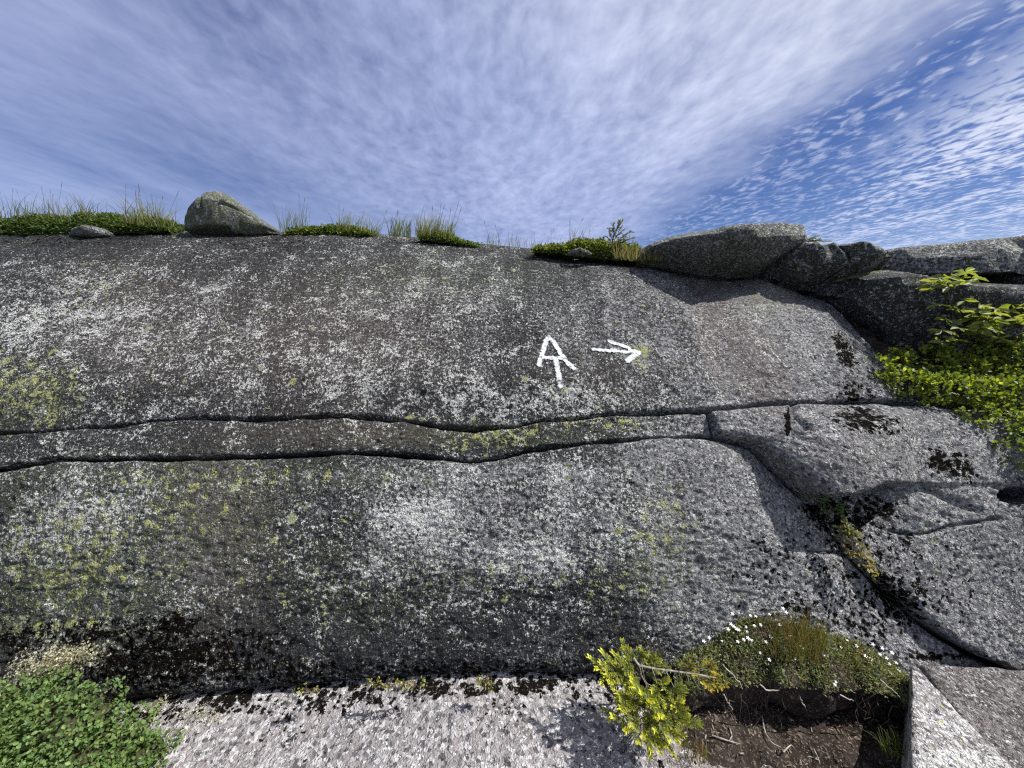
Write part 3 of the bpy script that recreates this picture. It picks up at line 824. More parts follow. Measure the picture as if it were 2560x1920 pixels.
OVAL_V = np.array([(0, 0, 0), (0, .5, -.05), (0, 1, -.02), (-.26, .30, .06), (-.30, .66, .07), (.26, .30, .06), (.30, .66, .07)])
OVAL_F = np.array([(0, 1, 3), (3, 1, 4), (4, 1, 2), (0, 5, 1), (5, 6, 1), (6, 2, 1)])
LANCE_V = OVAL_V * np.array([.62, 1, 1]); LANCE_V[2, 2] = -.12
NEED_V = np.array([(-.06, 0, 0), (.06, 0, 0), (.05, .8, 0), (0, 1, .02), (-.05, .8, 0)])
NEED_F = np.array([(0, 1, 2), (0, 2, 4), (4, 2, 3)])


def unit(v):
    return v / (np.linalg.norm(v, axis=-1, keepdims=True) + 1e-12)


def frames(d, up):
    d = unit(d); r = unit(np.cross(d, up)); u = np.cross(r, d)
    return np.stack([r, d, u], -1)                      # columns


def inst(tv, tf, pos, d, up, sc, tint):
    F = frames(d, up)
    v = np.einsum('nij,kj->nki', F, tv) * np.asarray(sc)[:, None, None] + pos[:, None]
    f = tf[None] + (np.arange(len(pos)) * len(tv))[:, None, None]
    return v.reshape(-1, 3), f.reshape(-1, tf.shape[1]), np.repeat(np.concatenate([tint, np.ones((len(tint), 1))], 1), len(tv), 0)


def rtints(n, pal, w=None, jit=.18):
    pal = np.array(pal)
    i = RNG.choice(len(pal), n, p=w)
    return np.clip(pal[i] * (1 + jit * RNG.normal(size=(n, 1))), .003, .9)


def merged(name, parts, mat, parent=None, origin=None):
    vs, fs, ts, k = [], [], [], 0
    for v, f, t in parts:
        vs.append(v); fs.append(f + k); ts.append(t); k += len(v)
    v = np.concatenate(vs)
    if origin is not None:
        v = v - np.asarray(origin)
    o = mesh(name, v, np.concatenate(fs), mat, False, {'tint': np.concatenate(ts)}, parent)
    o['kind'] = 'stuff'
    return o


def tube(path, r0, r1, n=5, tint=None):
    path = np.asarray(path, float)
    t = unit(np.gradient(path, axis=0))
    a = np.where(np.abs(t[:, 2:3]) < .9, np.array([[0, 0, 1.0]]), np.array([[1.0, 0, 0]]))
    u = unit(np.cross(t, a)); w = np.cross(t, u)
    th = np.linspace(0, 2 * np.pi, n, endpoint=False)
    r = np.linspace(r0, r1, len(path))[:, None, None]
    V = path[:, None] + r * (np.cos(th)[None, :, None] * u[:, None] + np.sin(th)[None, :, None] * w[:, None])
    V = np.concatenate([V, V[:, :1]], 1)
    f = grid_faces(len(path), n + 1)
    f = np.concatenate([f[:, [0, 1, 2]], f[:, [0, 2, 3]]])
    tt = np.ones((V.shape[0] * V.shape[1], 4)); tt[:, :3] = tint if tint is not None else .1
    return V.reshape(-1, 3), f, tt


def bend(p0, p1, sag=0.0, n=7, jit=0.0):
    p0, p1 = np.asarray(p0, float), np.asarray(p1, float)
    t = np.linspace(0, 1, n)[:, None]
    q = p0 + (p1 - p0) * t
    q[:, 2] += sag * 4 * t[:, 0] * (1 - t[:, 0])
    if jit:
        j = RNG.normal(size=(n, 3)) * jit; j[0] = 0; j[-1] = 0
        q += j
    return q


# individual leaves: a few shared meshes in different greens
def leaf_meshes(key, tv, tints):
    out = []
    for i, t in enumerate(tints):
        o = mesh('leaf', tv, OVAL_F, M_LEAF, False, {'tint': np.tile(np.array([*t, 1.0]), (len(tv), 1))})
        me = o.data; bpy.data.objects.remove(o); out.append(me)
    return out


def leaf_objects(parent, meshes, pos, d, up, sc, name='leaf'):
    F = frames(d, up); o0 = np.array(parent.location)
    from mathutils import Matrix
    for i in range(len(pos)):
        o = bpy.data.objects.new(name, meshes[int(RNG.integers(len(meshes)))])
        COL.objects.link(o); o.parent = parent
        M = np.eye(4); M[:3, :3] = F[i] * sc[i]; M[:3, 3] = pos[i] - o0
        o.matrix_local = Matrix(M.tolist())


GREENS = [(.10, .17, .035), (.13, .21, .04), (.17, .25, .05), (.07, .125, .035), (.20, .26, .06)]


def cluster_leaves(c, nrm, k, size, spread=.9, lift_=.35):
    """k leaves round each twig tip"""
    n = len(c)
    C = np.repeat(c, k, 0); N_ = np.repeat(unit(nrm), k, 0)
    r = unit(RNG.normal(size=(n * k, 3)))
    d = unit(r * spread + N_ * lift_ * 2 + np.array([0, 0, .25]))
    up = unit(N_ + .5 * RNG.normal(size=(n * k, 3)) + np.array([0, 0, .8]))
    pos = C + d * size * .15 + RNG.normal(size=(n * k, 3)) * size * .35
    sc = size * RNG.uniform(.65, 1.2, n * k)
    return pos, d, up, sc


def lobes_points(lobes, per):
    """points on the outer half of overlapping ellipsoids, roughly by their size"""
    P, N_ = [], []
    for (c, r) in lobes:
        n = int(per * (r[0] * r[2] + r[0] * r[1] + r[1] * r[2]) * 100)
        v = unit(RNG.normal(size=(n, 3)))
        v = v[(v[:, 1] < .45) & (v[:, 2] > -.65)]
        rad = RNG.uniform(.55, 1.0, len(v)) ** .6
        bumpy = 1 + .22 * vnoise(v[:, 0] * 3 + c[0] * 7, v[:, 1] * 3, v[:, 2] * 3, 5)
        p = np.array(c) + v * np.array(r) * (rad * bumpy)[:, None]
        P.append(p); N_.append(v / np.array(r) * min(r))
    P, N_ = np.concatenate(P), unit(np.concatenate(N_))
    keep = np.ones(len(P), bool)
    for (c, r) in lobes:
        keep &= (((P - np.array(c)) / np.array(r)) ** 2).sum(1) > .30
    return P[keep], N_[keep]


def wy(px, py, off=.03):
    return R(*dom(px, py))[1] - off


def shrub(name, label, lobes_px, leaf, per, pal, cat='shrub', individual=240, group=None, tv=OVAL_V, k=6, root=None, twigs=30, w=None):
    lobes = []
    for (px, py, y, rx, ry, ryd) in lobes_px:
        c = at_y(px, py, y); mpp = (c[1] * CP + (c[2] - CAMZ) * SP) / FPX
        lobes.append((c, (rx * mpp, ryd, ry * mpp)))
    c0 = np.mean([c for c, r in lobes], 0) if root is None else np.array(root)
    e = empty(name, c0); tag(e, label, cat, group, kind='thing')
    p, nn = lobes_points(lobes, per)
    pos, d, up, sc = cluster_leaves(p, nn, k, leaf)
    camd = np.linalg.norm(pos - np.array([0, 0, CAMZ]), axis=1)
    out = (nn[:, 1] < .1).repeat(k)
    score = sc / camd * np.where(out, 1, .5) * RNG.uniform(.8, 1.2, len(sc))
    px_, py_ = to_px(pos)
    score *= (px_ > 5) & (px_ < 2555) & (py_ < 1915)
    idx = np.argsort(-score); big = idx[:individual]; rest = idx[individual:]
    leaf_objects(e, leaf_meshes(name, tv, pal), pos[big], d[big], up[big], sc[big])
    if len(rest):
        o = merged('foliage', [inst(tv, OVAL_F, pos[rest], d[rest], up[rest], sc[rest], rtints(len(rest), pal, w))], M_LEAF, e, c0)
        o['kind'] = 'stuff'
    tw = []
    for i in RNG.choice(len(p), min(twigs, len(p)), replace=False):
        j = np.argmin([np.linalg.norm((p[i] - c) / np.array(r)) for c, r in lobes]); c, r = lobes[j]
        b = np.array(c) + np.array([RNG.normal() * r[0] * .3, r[1] * .4, -r[2] * .9])
        tw.append(tube(bend(b, p[i], .0, 6, .006), .0028, .0010, 5, (.10, .075, .055)))
    merged('twigs', tw, M_TWIG, e, c0)
    return e, lobes


# ---- grass
def blades(n, base_fn, h, lean, wdt, pal, seg=5, curl=.5):
    vs, fs, ts, k = [], [], [], 0
    b = np.array([base_fn() for _ in range(n)])
    hh = RNG.uniform(h[0], h[1], n)
    ln = RNG.normal(size=(n, 2)) * lean[1] + np.array(lean[0])
    t = np.linspace(0, 1, seg)
    ang = RNG.uniform(-.9, .9, n)
    side = np.stack([np.cos(ang), np.sin(ang), 0 * ang], -1)
    C = b[:, None] + np.zeros((n, seg, 3))
    C[..., 2] += hh[:, None] * (t - .22 * curl * t ** 3 * np.abs(ln).sum(1)[:, None])
    C[..., 0] += hh[:, None] * ln[:, :1] * t ** (1.3 + curl)
    C[..., 1] += hh[:, None] * ln[:, 1:] * t ** (1.3 + curl)
    ww = wdt * (1 - t ** 2 * .92)[None, :, None] * RNG.uniform(.7, 1.2, (n, 1, 1))
    V = np.stack([C - side[:, None] * ww / 2, C + side[:, None] * ww / 2], 2)      # n, seg, 2, 3
    i = (np.arange(n) * seg * 2)[:, None] + (np.arange(seg - 1) * 2)[None]
    f = np.stack([i, i + 1, i + 3, i + 2], -1).reshape(-1, 4)
    f = np.concatenate([f[:, [0, 1, 2]], f[:, [0, 2, 3]]])
    tt = np.repeat(np.concatenate([rtints(n, pal), np.ones((n, 1))], 1), seg * 2, 0)
    return V.reshape(-1, 3), f, tt


G_PAL = [(.16, .20, .05), (.22, .24, .08), (.10, .14, .04), (.30, .28, .13)]
G_OLIVE = [(.13, .14, .035), (.20, .18, .05), (.09, .11, .03), (.26, .16, .06)]


def grass_tuft(pxr, pyb, y, hpx, n, label, lean=((.15, -.05), .28), pal=G_PAL, dep=.05, w=.0042, curl=.5, group='grass tufts on the brow', base=None):
    mid = at_y((pxr[0] + pxr[1]) / 2, pyb if np.isscalar(pyb) else (pyb[0] + pyb[1]) / 2, y)
    mpp = (mid[1] * CP + (mid[2] - CAMZ) * SP) / FPX

    def fn():
        r = RNG.uniform(); px = pxr[0] + (pxr[1] - pxr[0]) * r
        pb = pyb if np.isscalar(pyb) else pyb[0] + (pyb[1] - pyb[0]) * r
        p = at_y(px, pb, y); p[1] += RNG.uniform(-dep, dep)
        return p
    e = empty('grass_tuft', mid); tag(e, label, 'grass', group, kind='thing')
    o = merged('blades', [blades(n, fn, (hpx[0] * mpp, hpx[1] * mpp), lean, w, pal, curl=curl)], M_GRASS, e, mid)
    # a few stiff seed stalks
    st = []
    for _ in range(max(2, n // 30)):
        p = fn(); h = hpx[1] * mpp * RNG.uniform(.85, 1.15)
        q = p + np.array([h * (lean[0][0] + RNG.normal() * .2), RNG.normal() * .02, h])
        st.append(tube(bend(p, q, .004, 5), .0011, .0008, 4, (.20, .17, .10)))
        st.append(tube(bend(q, q + (q - p) * .14, 0, 4), .0020, .0009, 4, (.16, .12, .09)))
    merged('seed_stalks', st, M_GRASS, e, mid)
    return e


# ---- low heath cushions on the brow
def heath(pxs, y, label, leaf=.019, per=1.0, pal=GREENS, thick=.16, ind=60, name='heath_mat', group='heath cushions on the brow'):
    """pxs: (px, top py, base py)"""
    pxs = np.array(pxs, float)
    px = np.linspace(pxs[0, 0], pxs[-1, 0], 50)
    tp, bt = np.interp(px, pxs[:, 0], pxs[:, 1]), np.interp(px, pxs[:, 0], pxs[:, 2])
    T = np.array([at_y(a, b, y) for a, b in zip(px, tp)]); Bm = np.array([at_y(a, b, y) for a, b in zip(px, bt)])
    h = np.maximum(T[:, 2] - Bm[:, 2], .004)
    h = h * (1 + .30 * noise2(T[:, 0], 0 * T[:, 0], 9, 402) + .15 * noise2(T[:, 0], 0 * T[:, 0], 23, 403))
    c0 = Bm[len(Bm) // 2]
    e = empty(name, c0); tag(e, label, 'heath', group, kind='thing')
    th = np.linspace(0, np.pi, 14)
    V = np.stack([Bm[:, None, 0] + 0 * th, y + thick / 2 - thick / 2 * np.cos(th)[None] * (1 + 0 * h[:, None]), Bm[:, None, 2] - .02 + (h[:, None] + .012) * np.sin(th)[None] ** .8], -1)
    V = V + (.25 * h.max() * noise2(V[..., 0], V[..., 1], 16, 400))[..., None] * np.array([0, -.4, .4])
    turf = mesh('turf', V - c0, grid_faces(*V.shape[:2])[:, ::-1], M_DARK, True, parent=e)
    n = int(per * 4200 * abs(Bm[-1, 0] - Bm[0, 0]) * (.05 + h.mean()) / .12 * (.016 / leaf) ** 2)
    i = RNG.integers(0, 50, n); a = (.0 + .8 * RNG.uniform(0, 1, n) ** 1.35) * np.pi
    P = np.stack([Bm[i, 0] + RNG.uniform(-1, 1, n) * abs(Bm[1, 0] - Bm[0, 0]), y + thick / 2 - thick / 2 * np.cos(a), Bm[i, 2] - .006 + RNG.normal(size=n) * .006 + h[i] * np.sin(a) ** .8 * (1 + .18 * noise2(Bm[i, 0], a * .1, 24, 401))], -1)
    N_ = np.stack([0 * a, -np.cos(a), np.sin(a)], -1)
    pos, d, up, sc = cluster_leaves(P, N_, 2, leaf)
    px_, py_ = to_px(pos)
    idx = RNG.permutation(len(pos)); vis = idx[(px_[idx] > 5)]
    big, rest = vis[:ind], np.concatenate([vis[ind:], idx[px_[idx] <= 5]])
    leaf_objects(e, leaf_meshes('heath', OVAL_V, pal), pos[big], d[big], up[big], sc[big] * 1.15)
    f = merged('foliage', [inst(OVAL_V, OVAL_F, pos[rest], d[rest], up[rest], sc[rest], rtints(len(rest), pal))], M_LEAF, e, c0)
    f['kind'] = 'stuff'
    return e


H_PAL = [(.075, .13, .03), (.10, .165, .04), (.055, .09, .028), (.13, .19, .05)]
H_PAL2 = [(.14, .20, .04), (.10, .155, .035), (.18, .23, .05), (.07, .11, .03)]
heath([(-160, 540, 586), (0, 541, 583), (70, 533, 582), (150, 538, 580), (215, 537, 580), (245, 527, 578), (300, 535, 577), (360, 533, 576), (400, 546, 575), (420, 570, 576)], 2.98, 'wide dark green heath cushion at the left end of the brow', per=1.1, pal=H_PAL, thick=.30, ind=120)
heath([(715, 580, 584), (740, 566, 584), (790, 560, 584), (840, 557, 584), (880, 566, 585), (930, 580, 587)], 3.06, 'low green heath cushion right of the lone boulder', pal=H_PAL2, ind=60)
heath([(1045, 590, 594), (1090, 578, 598), (1130, 588, 604), (1170, 602, 611), (1196, 612, 616)], 3.02, 'sloping green heath cushion under the thickest grass tuft', pal=H_PAL2, ind=40)
heath([(1338, 618, 624), (1390, 611, 628), (1450, 602, 634), (1500, 598, 640), (1550, 600, 645), (1590, 610, 648), (1610, 630, 650)], 2.82, 'bright green heath cushion at the foot of the little spruce on the brow', pal=[(.18, .24, .045), (.14, .20, .04), (.22, .26, .06), (.09, .13, .03)], ind=80)
grass_tuft((-20, 250), (552, 545), 3.04, (28, 62), 260, 'loose thin grass waving above the wide heath at far left', dep=.10, w=.0036, lean=((.10, 0), .32))
grass_tuft((325, 425), (560, 574), 2.98, (25, 78), 240, 'dense grass tuft at the right end of the wide heath', lean=((.12, 0), .42), dep=.08)
grass_tuft((700, 770), (582, 574), 3.10, (28, 72), 70, 'thin tall grass left of the low heath cushion', w=.0034)
grass_tuft((840, 950), (574, 586), 3.08, (22, 52), 130, 'feathery grass leaning right at the end of the low heath cushion', lean=((.35, 0), .3), w=.0032)
grass_tuft((975, 1025), (588, 592), 3.0, (14, 56), 90, 'small lone grass clump halfway along the brow', pal=[(.2, .24, .07), (.15, .19, .05)], w=.0045)
grass_tuft((1040, 1130), (590, 600), 3.04, (22, 66), 230, 'thickest upright grass tuft midway along the brow', lean=((.2, 0), .3))
grass_tuft((1215, 1400), (616, 628), 3.0, (10, 40), 130, 'sparse short grass in the dip of the brow', w=.0026, dep=.15, lean=((.1, 0), .2))
grass_tuft((1420, 1480), (612, 608), 2.86, (14, 60), 26, 'few thin stalks over the bright heath', w=.0028, lean=((.0, 0), .2))
grass_tuft((1535, 1600), (645, 652), 2.74, (16, 46), 150, 'yellowish grass clump below the little spruce', pal=[(.24, .24, .09), (.15, .18, .05), (.32, .28, .14)], lean=((.0, -.1), .35))
grass_tuft((1605, 1650), (652, 654), 2.70, (14, 40), 90, 'grass clump against the left end of the long cap stone', pal=[(.22, .20, .08), (.12, .15, .05), (.30, .22, .10)], lean=((.1, -.05), .35))
grass_tuft((2205, 2255), (1886, 1880), 1.07, (20, 62), 60, 'small bright grass tuft beside the pale wedge rock', pal=[(.16, .22, .04), (.12, .17, .03)], dep=.02, w=.0030, group='grass tufts at the foot', lean=((-.25, 0), .3))
grass_tuft((1705, 1770), (1884, 1894), 1.06, (16, 44), 70, 'olive mossy grass tuft on the shelf below the spruce', pal=G_OLIVE, dep=.03, w=.0026, group='grass tufts at the foot')
grass_tuft((1604, 1660), (1660, 1664), 1.26, (20, 66), 70, 'thin olive grass behind the spruce against the wall', pal=G_OLIVE, dep=.015, w=.0022, group='grass tufts at the foot', lean=((-.08, 0), .16))


# ---- conifers
def needled(path, parts, length, n_per_m, pal, tipc, flat=True, up=np.array([0, -.35, 1.0]), w=1.0):
    path = np.asarray(path, float)
    seg = np.linalg.norm(np.diff(path, axis=0), axis=1); L = seg.sum()
    n = max(6, int(L * n_per_m))
    t = RNG.uniform(0, 1, n); cum = np.concatenate([[0], np.cumsum(seg)]) / L
    P = np.stack([np.interp(t, cum, path[:, j]) for j in range(3)], -1)
    d = unit(path[-1] - path[0]); r = unit(np.cross(d, up)); u = np.cross(r, d)
    a = RNG.uniform(-1.15, 1.15, n) if flat else RNG.uniform(-np.pi, np.pi, n)
    side = np.where(RNG.uniform(size=n) < .5, 1, -1)
    if flat:
        dr = r[None] * (side * np.cos(a * .75))[:, None] + u[None] * np.abs(np.sin(a * .75))[:, None]
    else:
        dr = r[None] * np.cos(a)[:, None] + u[None] * np.sin(a)[:, None]
    dd = unit(dr + d[None] * (.55 + .8 * t[:, None]))
    nup = np.cross(dd, np.cross(np.broadcast_to(u, dd.shape), dd)) + .3 * RNG.normal(size=dd.shape)
    tip = np.clip((t - .52) * 2.6, 0, 1)[:, None]
    tint = rtints(n, pal) * (1 - tip) + np.array(tipc)[None] * tip * RNG.uniform(.8, 1.15, (n, 1))
    nv = NEED_V * np.array([w * 1.7, 1, 1])
    parts.append(inst(nv, NEED_F, P, dd, nup, length * RNG.uniform(.75, 1.1, n), tint))


def spruce_branch(parent, p0, p1, y_up, org, lat=5, nl=.012, pal=None, tipc=None, tw=M_TWIG, sag=.01):
    pal = pal or [(.17, .21, .04), (.24, .27, .045), (.12, .16, .04)]
    tipc = tipc or (.42, .42, .05)
    main = bend(p0, p1, sag, 8, .002)
    o = mesh('branch', *[q for q in tube(main - org, .0022, .0008)][:2], tw, True, parent=parent)
    parts = []
    needled(main[2:], parts, nl, 1050, pal, tipc)
    d = unit(main[-1] - main[0]); L = np.linalg.norm(main[-1] - main[0])
    r = unit(np.cross(d, np.array([0, -.45, 1.0])))
    tws = []
    for i in range(lat):
        t = .25 + .62 * i / max(1, lat - 1); b = main[int(t * 7)]
        for sg in (-1, 1):
            if RNG.uniform() < .85:
                ll = L * RNG.uniform(.28, .5) * (1.15 - t * .7)
                e = b + unit(d * .75 + r * sg * .8 + RNG.normal(size=3) * .15) * ll + np.array([0, 0, -.15 * ll])
                q = bend(b, e, .003, 5)
                tws.append(tube(q - org, .0011, .0006, 4))
                needled(q[1:], parts, nl * .95, 1100, pal, tipc)
    if tws:
        merged('twigs', tws, tw, o)
    merged('needles', parts, M_NEEDLE, o, org)['kind'] = 'stuff'
    return o


fir_o = at_z(1650, 1800, .02)
fir = empty('spruce_sapling', fir_o)
tag(fir, 'sprawling yellow green spruce sapling with a dead bare branch at lower right', 'sapling', kind='thing')
trunk = bend(fir_o + [0, .05, -.02], at_y(1590, 1668, 1.22), .02, 9, .003)
mesh('trunk', *tube(trunk - fir_o, .0065, .0035, 7)[:2], M_TWIG, True, parent=fir)
BR = [((1590, 1668), 1.22, (1552, 1618), 1.20), ((1590, 1668), 1.22, (1608, 1630), 1.21), ((1600, 1680), 1.21, (1640, 1640), 1.20), ((1600, 1680), 1.21, (1668, 1662), 1.19), ((1598, 1690), 1.20, (1486, 1672), 1.12), ((1600, 1700), 1.20, (1510, 1690), 1.10), ((1600, 1690), 1.2, (1548, 1664), 1.14),
      ((1610, 1720), 1.19, (1520, 1705), 1.08), ((1610, 1730), 1.18, (1600, 1735), 1.04), ((1620, 1730), 1.18, (1640, 1760), 1.06), ((1620, 1720), 1.19, (1668, 1712), 1.08), ((1630, 1740), 1.18, (1688, 1758), 1.06), ((1625, 1750), 1.16, (1622, 1758), 1.00), ((1640, 1720), 1.19, (1712, 1742), 1.08),
      ((1630, 1760), 1.15, (1556, 1782), .99), ((1640, 1775), 1.14, (1562, 1830), .96), ((1640, 1780), 1.13, (1606, 1846), .95), ((1650, 1780), 1.13, (1640, 1800), .98), ((1650, 1785), 1.13, (1722, 1820), .97), ((1655, 1780), 1.14, (1728, 1806), 1.0), ((1645, 1785), 1.12, (1668, 1834), .97), ((1620, 1740), 1.17, (1540, 1740), 1.10), ((1610, 1740), 1.17, (1520, 1800), 1.12), ((1610, 1740), 1.17, (1545, 1765), 1.16), ((1660, 1770), 1.15, (1716, 1775), 1.08),
      ((1700, 1685), 1.19, (1740, 1670), 1.16), ((1770, 1690), 1.17, (1812, 1718), 1.10), ((1760, 1690), 1.17, (1795, 1725), 1.10), ((1760, 1695), 1.17, (1766, 1722), 1.10), ((1750, 1685), 1.17, (1790, 1668), 1.14)]
for (a, ya, b, yb) in BR:
    dull = RNG.uniform() < .3
    low_ = b[0] > 1730
    spruce_branch(fir, at_y(*a, ya), at_y(*b, yb), None, fir_o, lat=4, nl=.0145, tipc=(.58, .47, .06) if low_ else ((.42, .45, .07) if dull else (.66, .68, .07)), pal=[(.22, .20, .04), (.17, .17, .03)] if low_ else None)
bare = [at_y(px, py, y) for px, py, y in ((1584, 1645, 1.20), (1598, 1664, 1.18), (1640, 1672, 1.17), (1700, 1680, 1.15), (1750, 1687, 1.13), (1790, 1695, 1.12))]
dead = mesh('dead_branch', *tube(np.array(bare) - fir_o, .0042, .0018, 6)[:2], M_BARE, True, parent=fir)
dt = []
for (a, pts) in [((1598, 1664), [(1605, 1690), (1612, 1705), (1632, 1716)]), ((1628, 1671), [(1634, 1658), (1641, 1650)]), ((1630, 1671), [(1637, 1690), (1642, 1708)]), ((1664, 1675), [(1668, 1658), (1680, 1648), (1696, 1654)]), ((1664, 1676), [(1676, 1700), (1686, 1720), (1699, 1745)]), ((1697, 1680), [(1704, 1668), (1724, 1663)]), ((1697, 1680), [(1702, 1702), (1714, 1722)]), ((1716, 1683), [(1726, 1670), (1750, 1666)]), ((1716, 1683), [(1722, 1700)]), ((1732, 1686), [(1740, 1712)]), ((1747, 1688), [(1748, 1705)]), ((1735, 1686), [(1750, 1676), (1775, 1672)]), ((1760, 1690), [(1785, 1700), (1800, 1704)]), ((1605, 1668), [(1612, 1700), (1620, 1730)]), ((1637, 1700), [(1650, 1700), (1660, 1708)]), ((1686, 1720), [(1682, 1734)])]:
    y = 1.15
    q = np.array([at_y(*a, y)] + [at_y(*p, y - .01 * (i + 1)) for i, p in enumerate(pts)])
    tt = np.linspace(0, 1, 3 * len(q)); q = np.stack([np.interp(tt, np.linspace(0, 1, len(q)), q[:, j]) for j in range(3)], -1)
    dt.append(tube(q - fir_o, .0015, .0007, 4))
merged('bare_twigs', dt, M_BARE, dead)

# little spruces on the brow
def brow_spruce(pts, y, side, label, nl=.016, tipc=(.30, .32, .10), cat='sapling'):
    o = at_y(*pts[0], y); e = empty('spruce_sapling', o); tag(e, label, cat, 'little spruces on the brow', kind='thing')
    path = np.array([at_y(*p, y) for p in pts]); tt = np.linspace(0, 1, 12)
    path = np.stack([np.interp(tt, np.linspace(0, 1, len(path)), path[:, j]) for j in range(3)], -1)
    mesh('trunk', *tube(path - o, .005, .002, 6)[:2], M_TWIG, True, parent=e)
    for (a, b) in side:
        p0, p1 = at_y(*a, y), at_y(*b, y - .03 + .06 * RNG.uniform())
        spruce_branch(e, p0, p1, None, o, lat=3, nl=nl, pal=[(.12, .16, .05), (.18, .20, .07)], tipc=tipc, sag=.004)
    parts = []; needled(path[3:], parts, nl, 900, [(.12, .15, .05), (.18, .2, .07)], tipc, flat=False)
    merged('needles', parts, M_NEEDLE, e, o)['kind'] = 'stuff'
    return e


brow_spruce([(1528, 632), (1532, 596), (1544, 570), (1558, 548)], 2.80, [((1530, 600), (1522, 572)), ((1534, 590), (1532, 560)), ((1540, 575), (1552, 560)), ((1546, 566), (1549, 550)), ((1534, 600), (1562, 574)), ((1540, 606), (1578, 580)), ((1536, 612), (1586, 594)), ((1532, 615), (1516, 592)), ((1538, 616), (1572, 600)), ((1540, 622), (1590, 606)), ((1545, 580), (1556, 566)), ((1536, 620), (1560, 596))],
            'little yellow green spruce sapling standing on the brow')
brow_spruce([(1972, 618), (1985, 610), (2020, 600), (2048, 588)], 2.70, [((1985, 612), (2010, 600)), ((1995, 610), (2035, 594)), ((2010, 606), (2052, 600)), ((2000, 612), (2045, 612)), ((1985, 614), (2020, 612)), ((2020, 606), (2070, 604)), ((1980, 612), (1990, 600))],
            'low green spruce sprig sprawling behind the long cap stone')
tw0 = at_y(1938, 580, 2.72); tw_e = empty('dead_twig', tw0); tag(tw_e, 'tiny dark dead twig on top of the long cap stone', 'twig', kind='thing')
for q in [((1938, 580), (1936, 566)), ((1938, 580), (1944, 572)), ((1944, 580), (1956, 562)), ((1962, 584), (1958, 592)), ((1976, 600), (1984, 588))]:
    mesh('stem', *tube(bend(at_y(*q[0], 2.72), at_y(*q[1], 2.72), .003, 5, .001) - tw0, .0022, .0012, 5)[:2], M_TWIG, True, parent=tw_e)

# ---- shrubs at the right
S_PAL = [(.17, .24, .035), (.22, .29, .04), (.12, .18, .035), (.28, .33, .06), (.09, .14, .03)]
shrub('leafy_shrub', 'dense bright green shrub growing over the gully at the right edge',
      [(2182, 930, 1.90, 34, 40, .06), (2205, 965, 1.86, 44, 36, .06), (2228, 905, 1.98, 46, 30, .06), (2260, 965, 1.84, 60, 42, .08), (2320, 910, 1.98, 70, 45, .10), (2340, 972, 1.82, 80, 42, .10), (2420, 985, 1.80, 80, 34, .10), (2500, 985, 1.80, 80, 40, .10), (2600, 1000, 1.78, 90, 50, .10), (2405, 880, 2.04, 70, 50, .10), (2430, 940, 1.95, 90, 50, .10), (2500, 880, 2.02, 80, 60, .10), (2560, 920, 1.95, 90, 60, .12), (2540, 830, 2.06, 70, 40, .10), (2640, 860, 2.0, 90, 80, .12), (2680, 950, 1.9, 90, 60, .12)],
      .022, 42.0, S_PAL, individual=290, k=7, twigs=60, group='shrubs at the right edge')
shrub('leafy_shrub', 'smaller green shrub hanging over the pale right slab at the frame edge',
      [(px_, py_, wy(px_, py_, .02), a_, b_, c_) for px_, py_, a_, b_, c_ in ((2440, 1035, 45, 26, .05), (2490, 1060, 60, 34, .06), (2550, 1070, 60, 44, .07), (2535, 1130, 45, 34, .06), (2610, 1110, 60, 60, .08), (2570, 1150, 40, 40, .06), (2660, 1160, 70, 60, .08))],
      .0205, 32.0, [(.13, .19, .035), (.18, .25, .045), (.10, .15, .03), (.22, .28, .07)], individual=160, k=7, twigs=30, group='shrubs at the right edge')

# leafy sapling with whorls
sp0 = at_y(2392, 830, 1.98)
sap = empty('leafy_sapling', sp0); tag(sap, 'upright leafy sapling with whorled narrow leaves before the dark rock block', 'sapling', kind='thing')
stem_px = [(2392, 830), (2384, 805), (2380, 780), (2374, 752), (2370, 725), (2368, 700)]
stem = np.array([at_y(*p, 1.98) for p in stem_px])
mesh('stem', *tube(stem - sp0, .0042, .0022, 6)[:2], M_TWIG, True, parent=sap)
WH = [(2336, 706, 1.96), (2352, 698, 1.93), (2374, 696, 1.95), (2396, 690, 1.98), (2412, 680, 2.0), (2428, 694, 1.96), (2372, 716, 1.92), (2400, 712, 1.93), (2330, 720, 1.97), (2418, 708, 1.97), (2350, 762, 1.95), (2412, 752, 1.95), (2400, 776, 1.94), (2448, 782, 1.92), (2470, 800, 1.90), (2430, 796, 1.93), (2366, 800, 1.95), (2356, 826, 1.92), (2400, 820, 1.90), (2440, 826, 1.90), (2480, 826, 1.90), (2510, 805, 1.92), (2504, 778, 1.95), (2530, 770, 1.94), (2556, 764, 1.93), (2540, 800, 1.92), (2390, 850, 1.9), (2360, 856, 1.92), (2580, 790, 1.92)]
WH += [(float(RNG.uniform(2420, 2600)), float(RNG.uniform(770, 860)), float(RNG.uniform(1.86, 1.96))) for _ in range(26)]
lm = leaf_meshes('sapling', LANCE_V, [(.20, .26, .05), (.26, .31, .07), (.16, .22, .06), (.24, .28, .10)])
tws = []
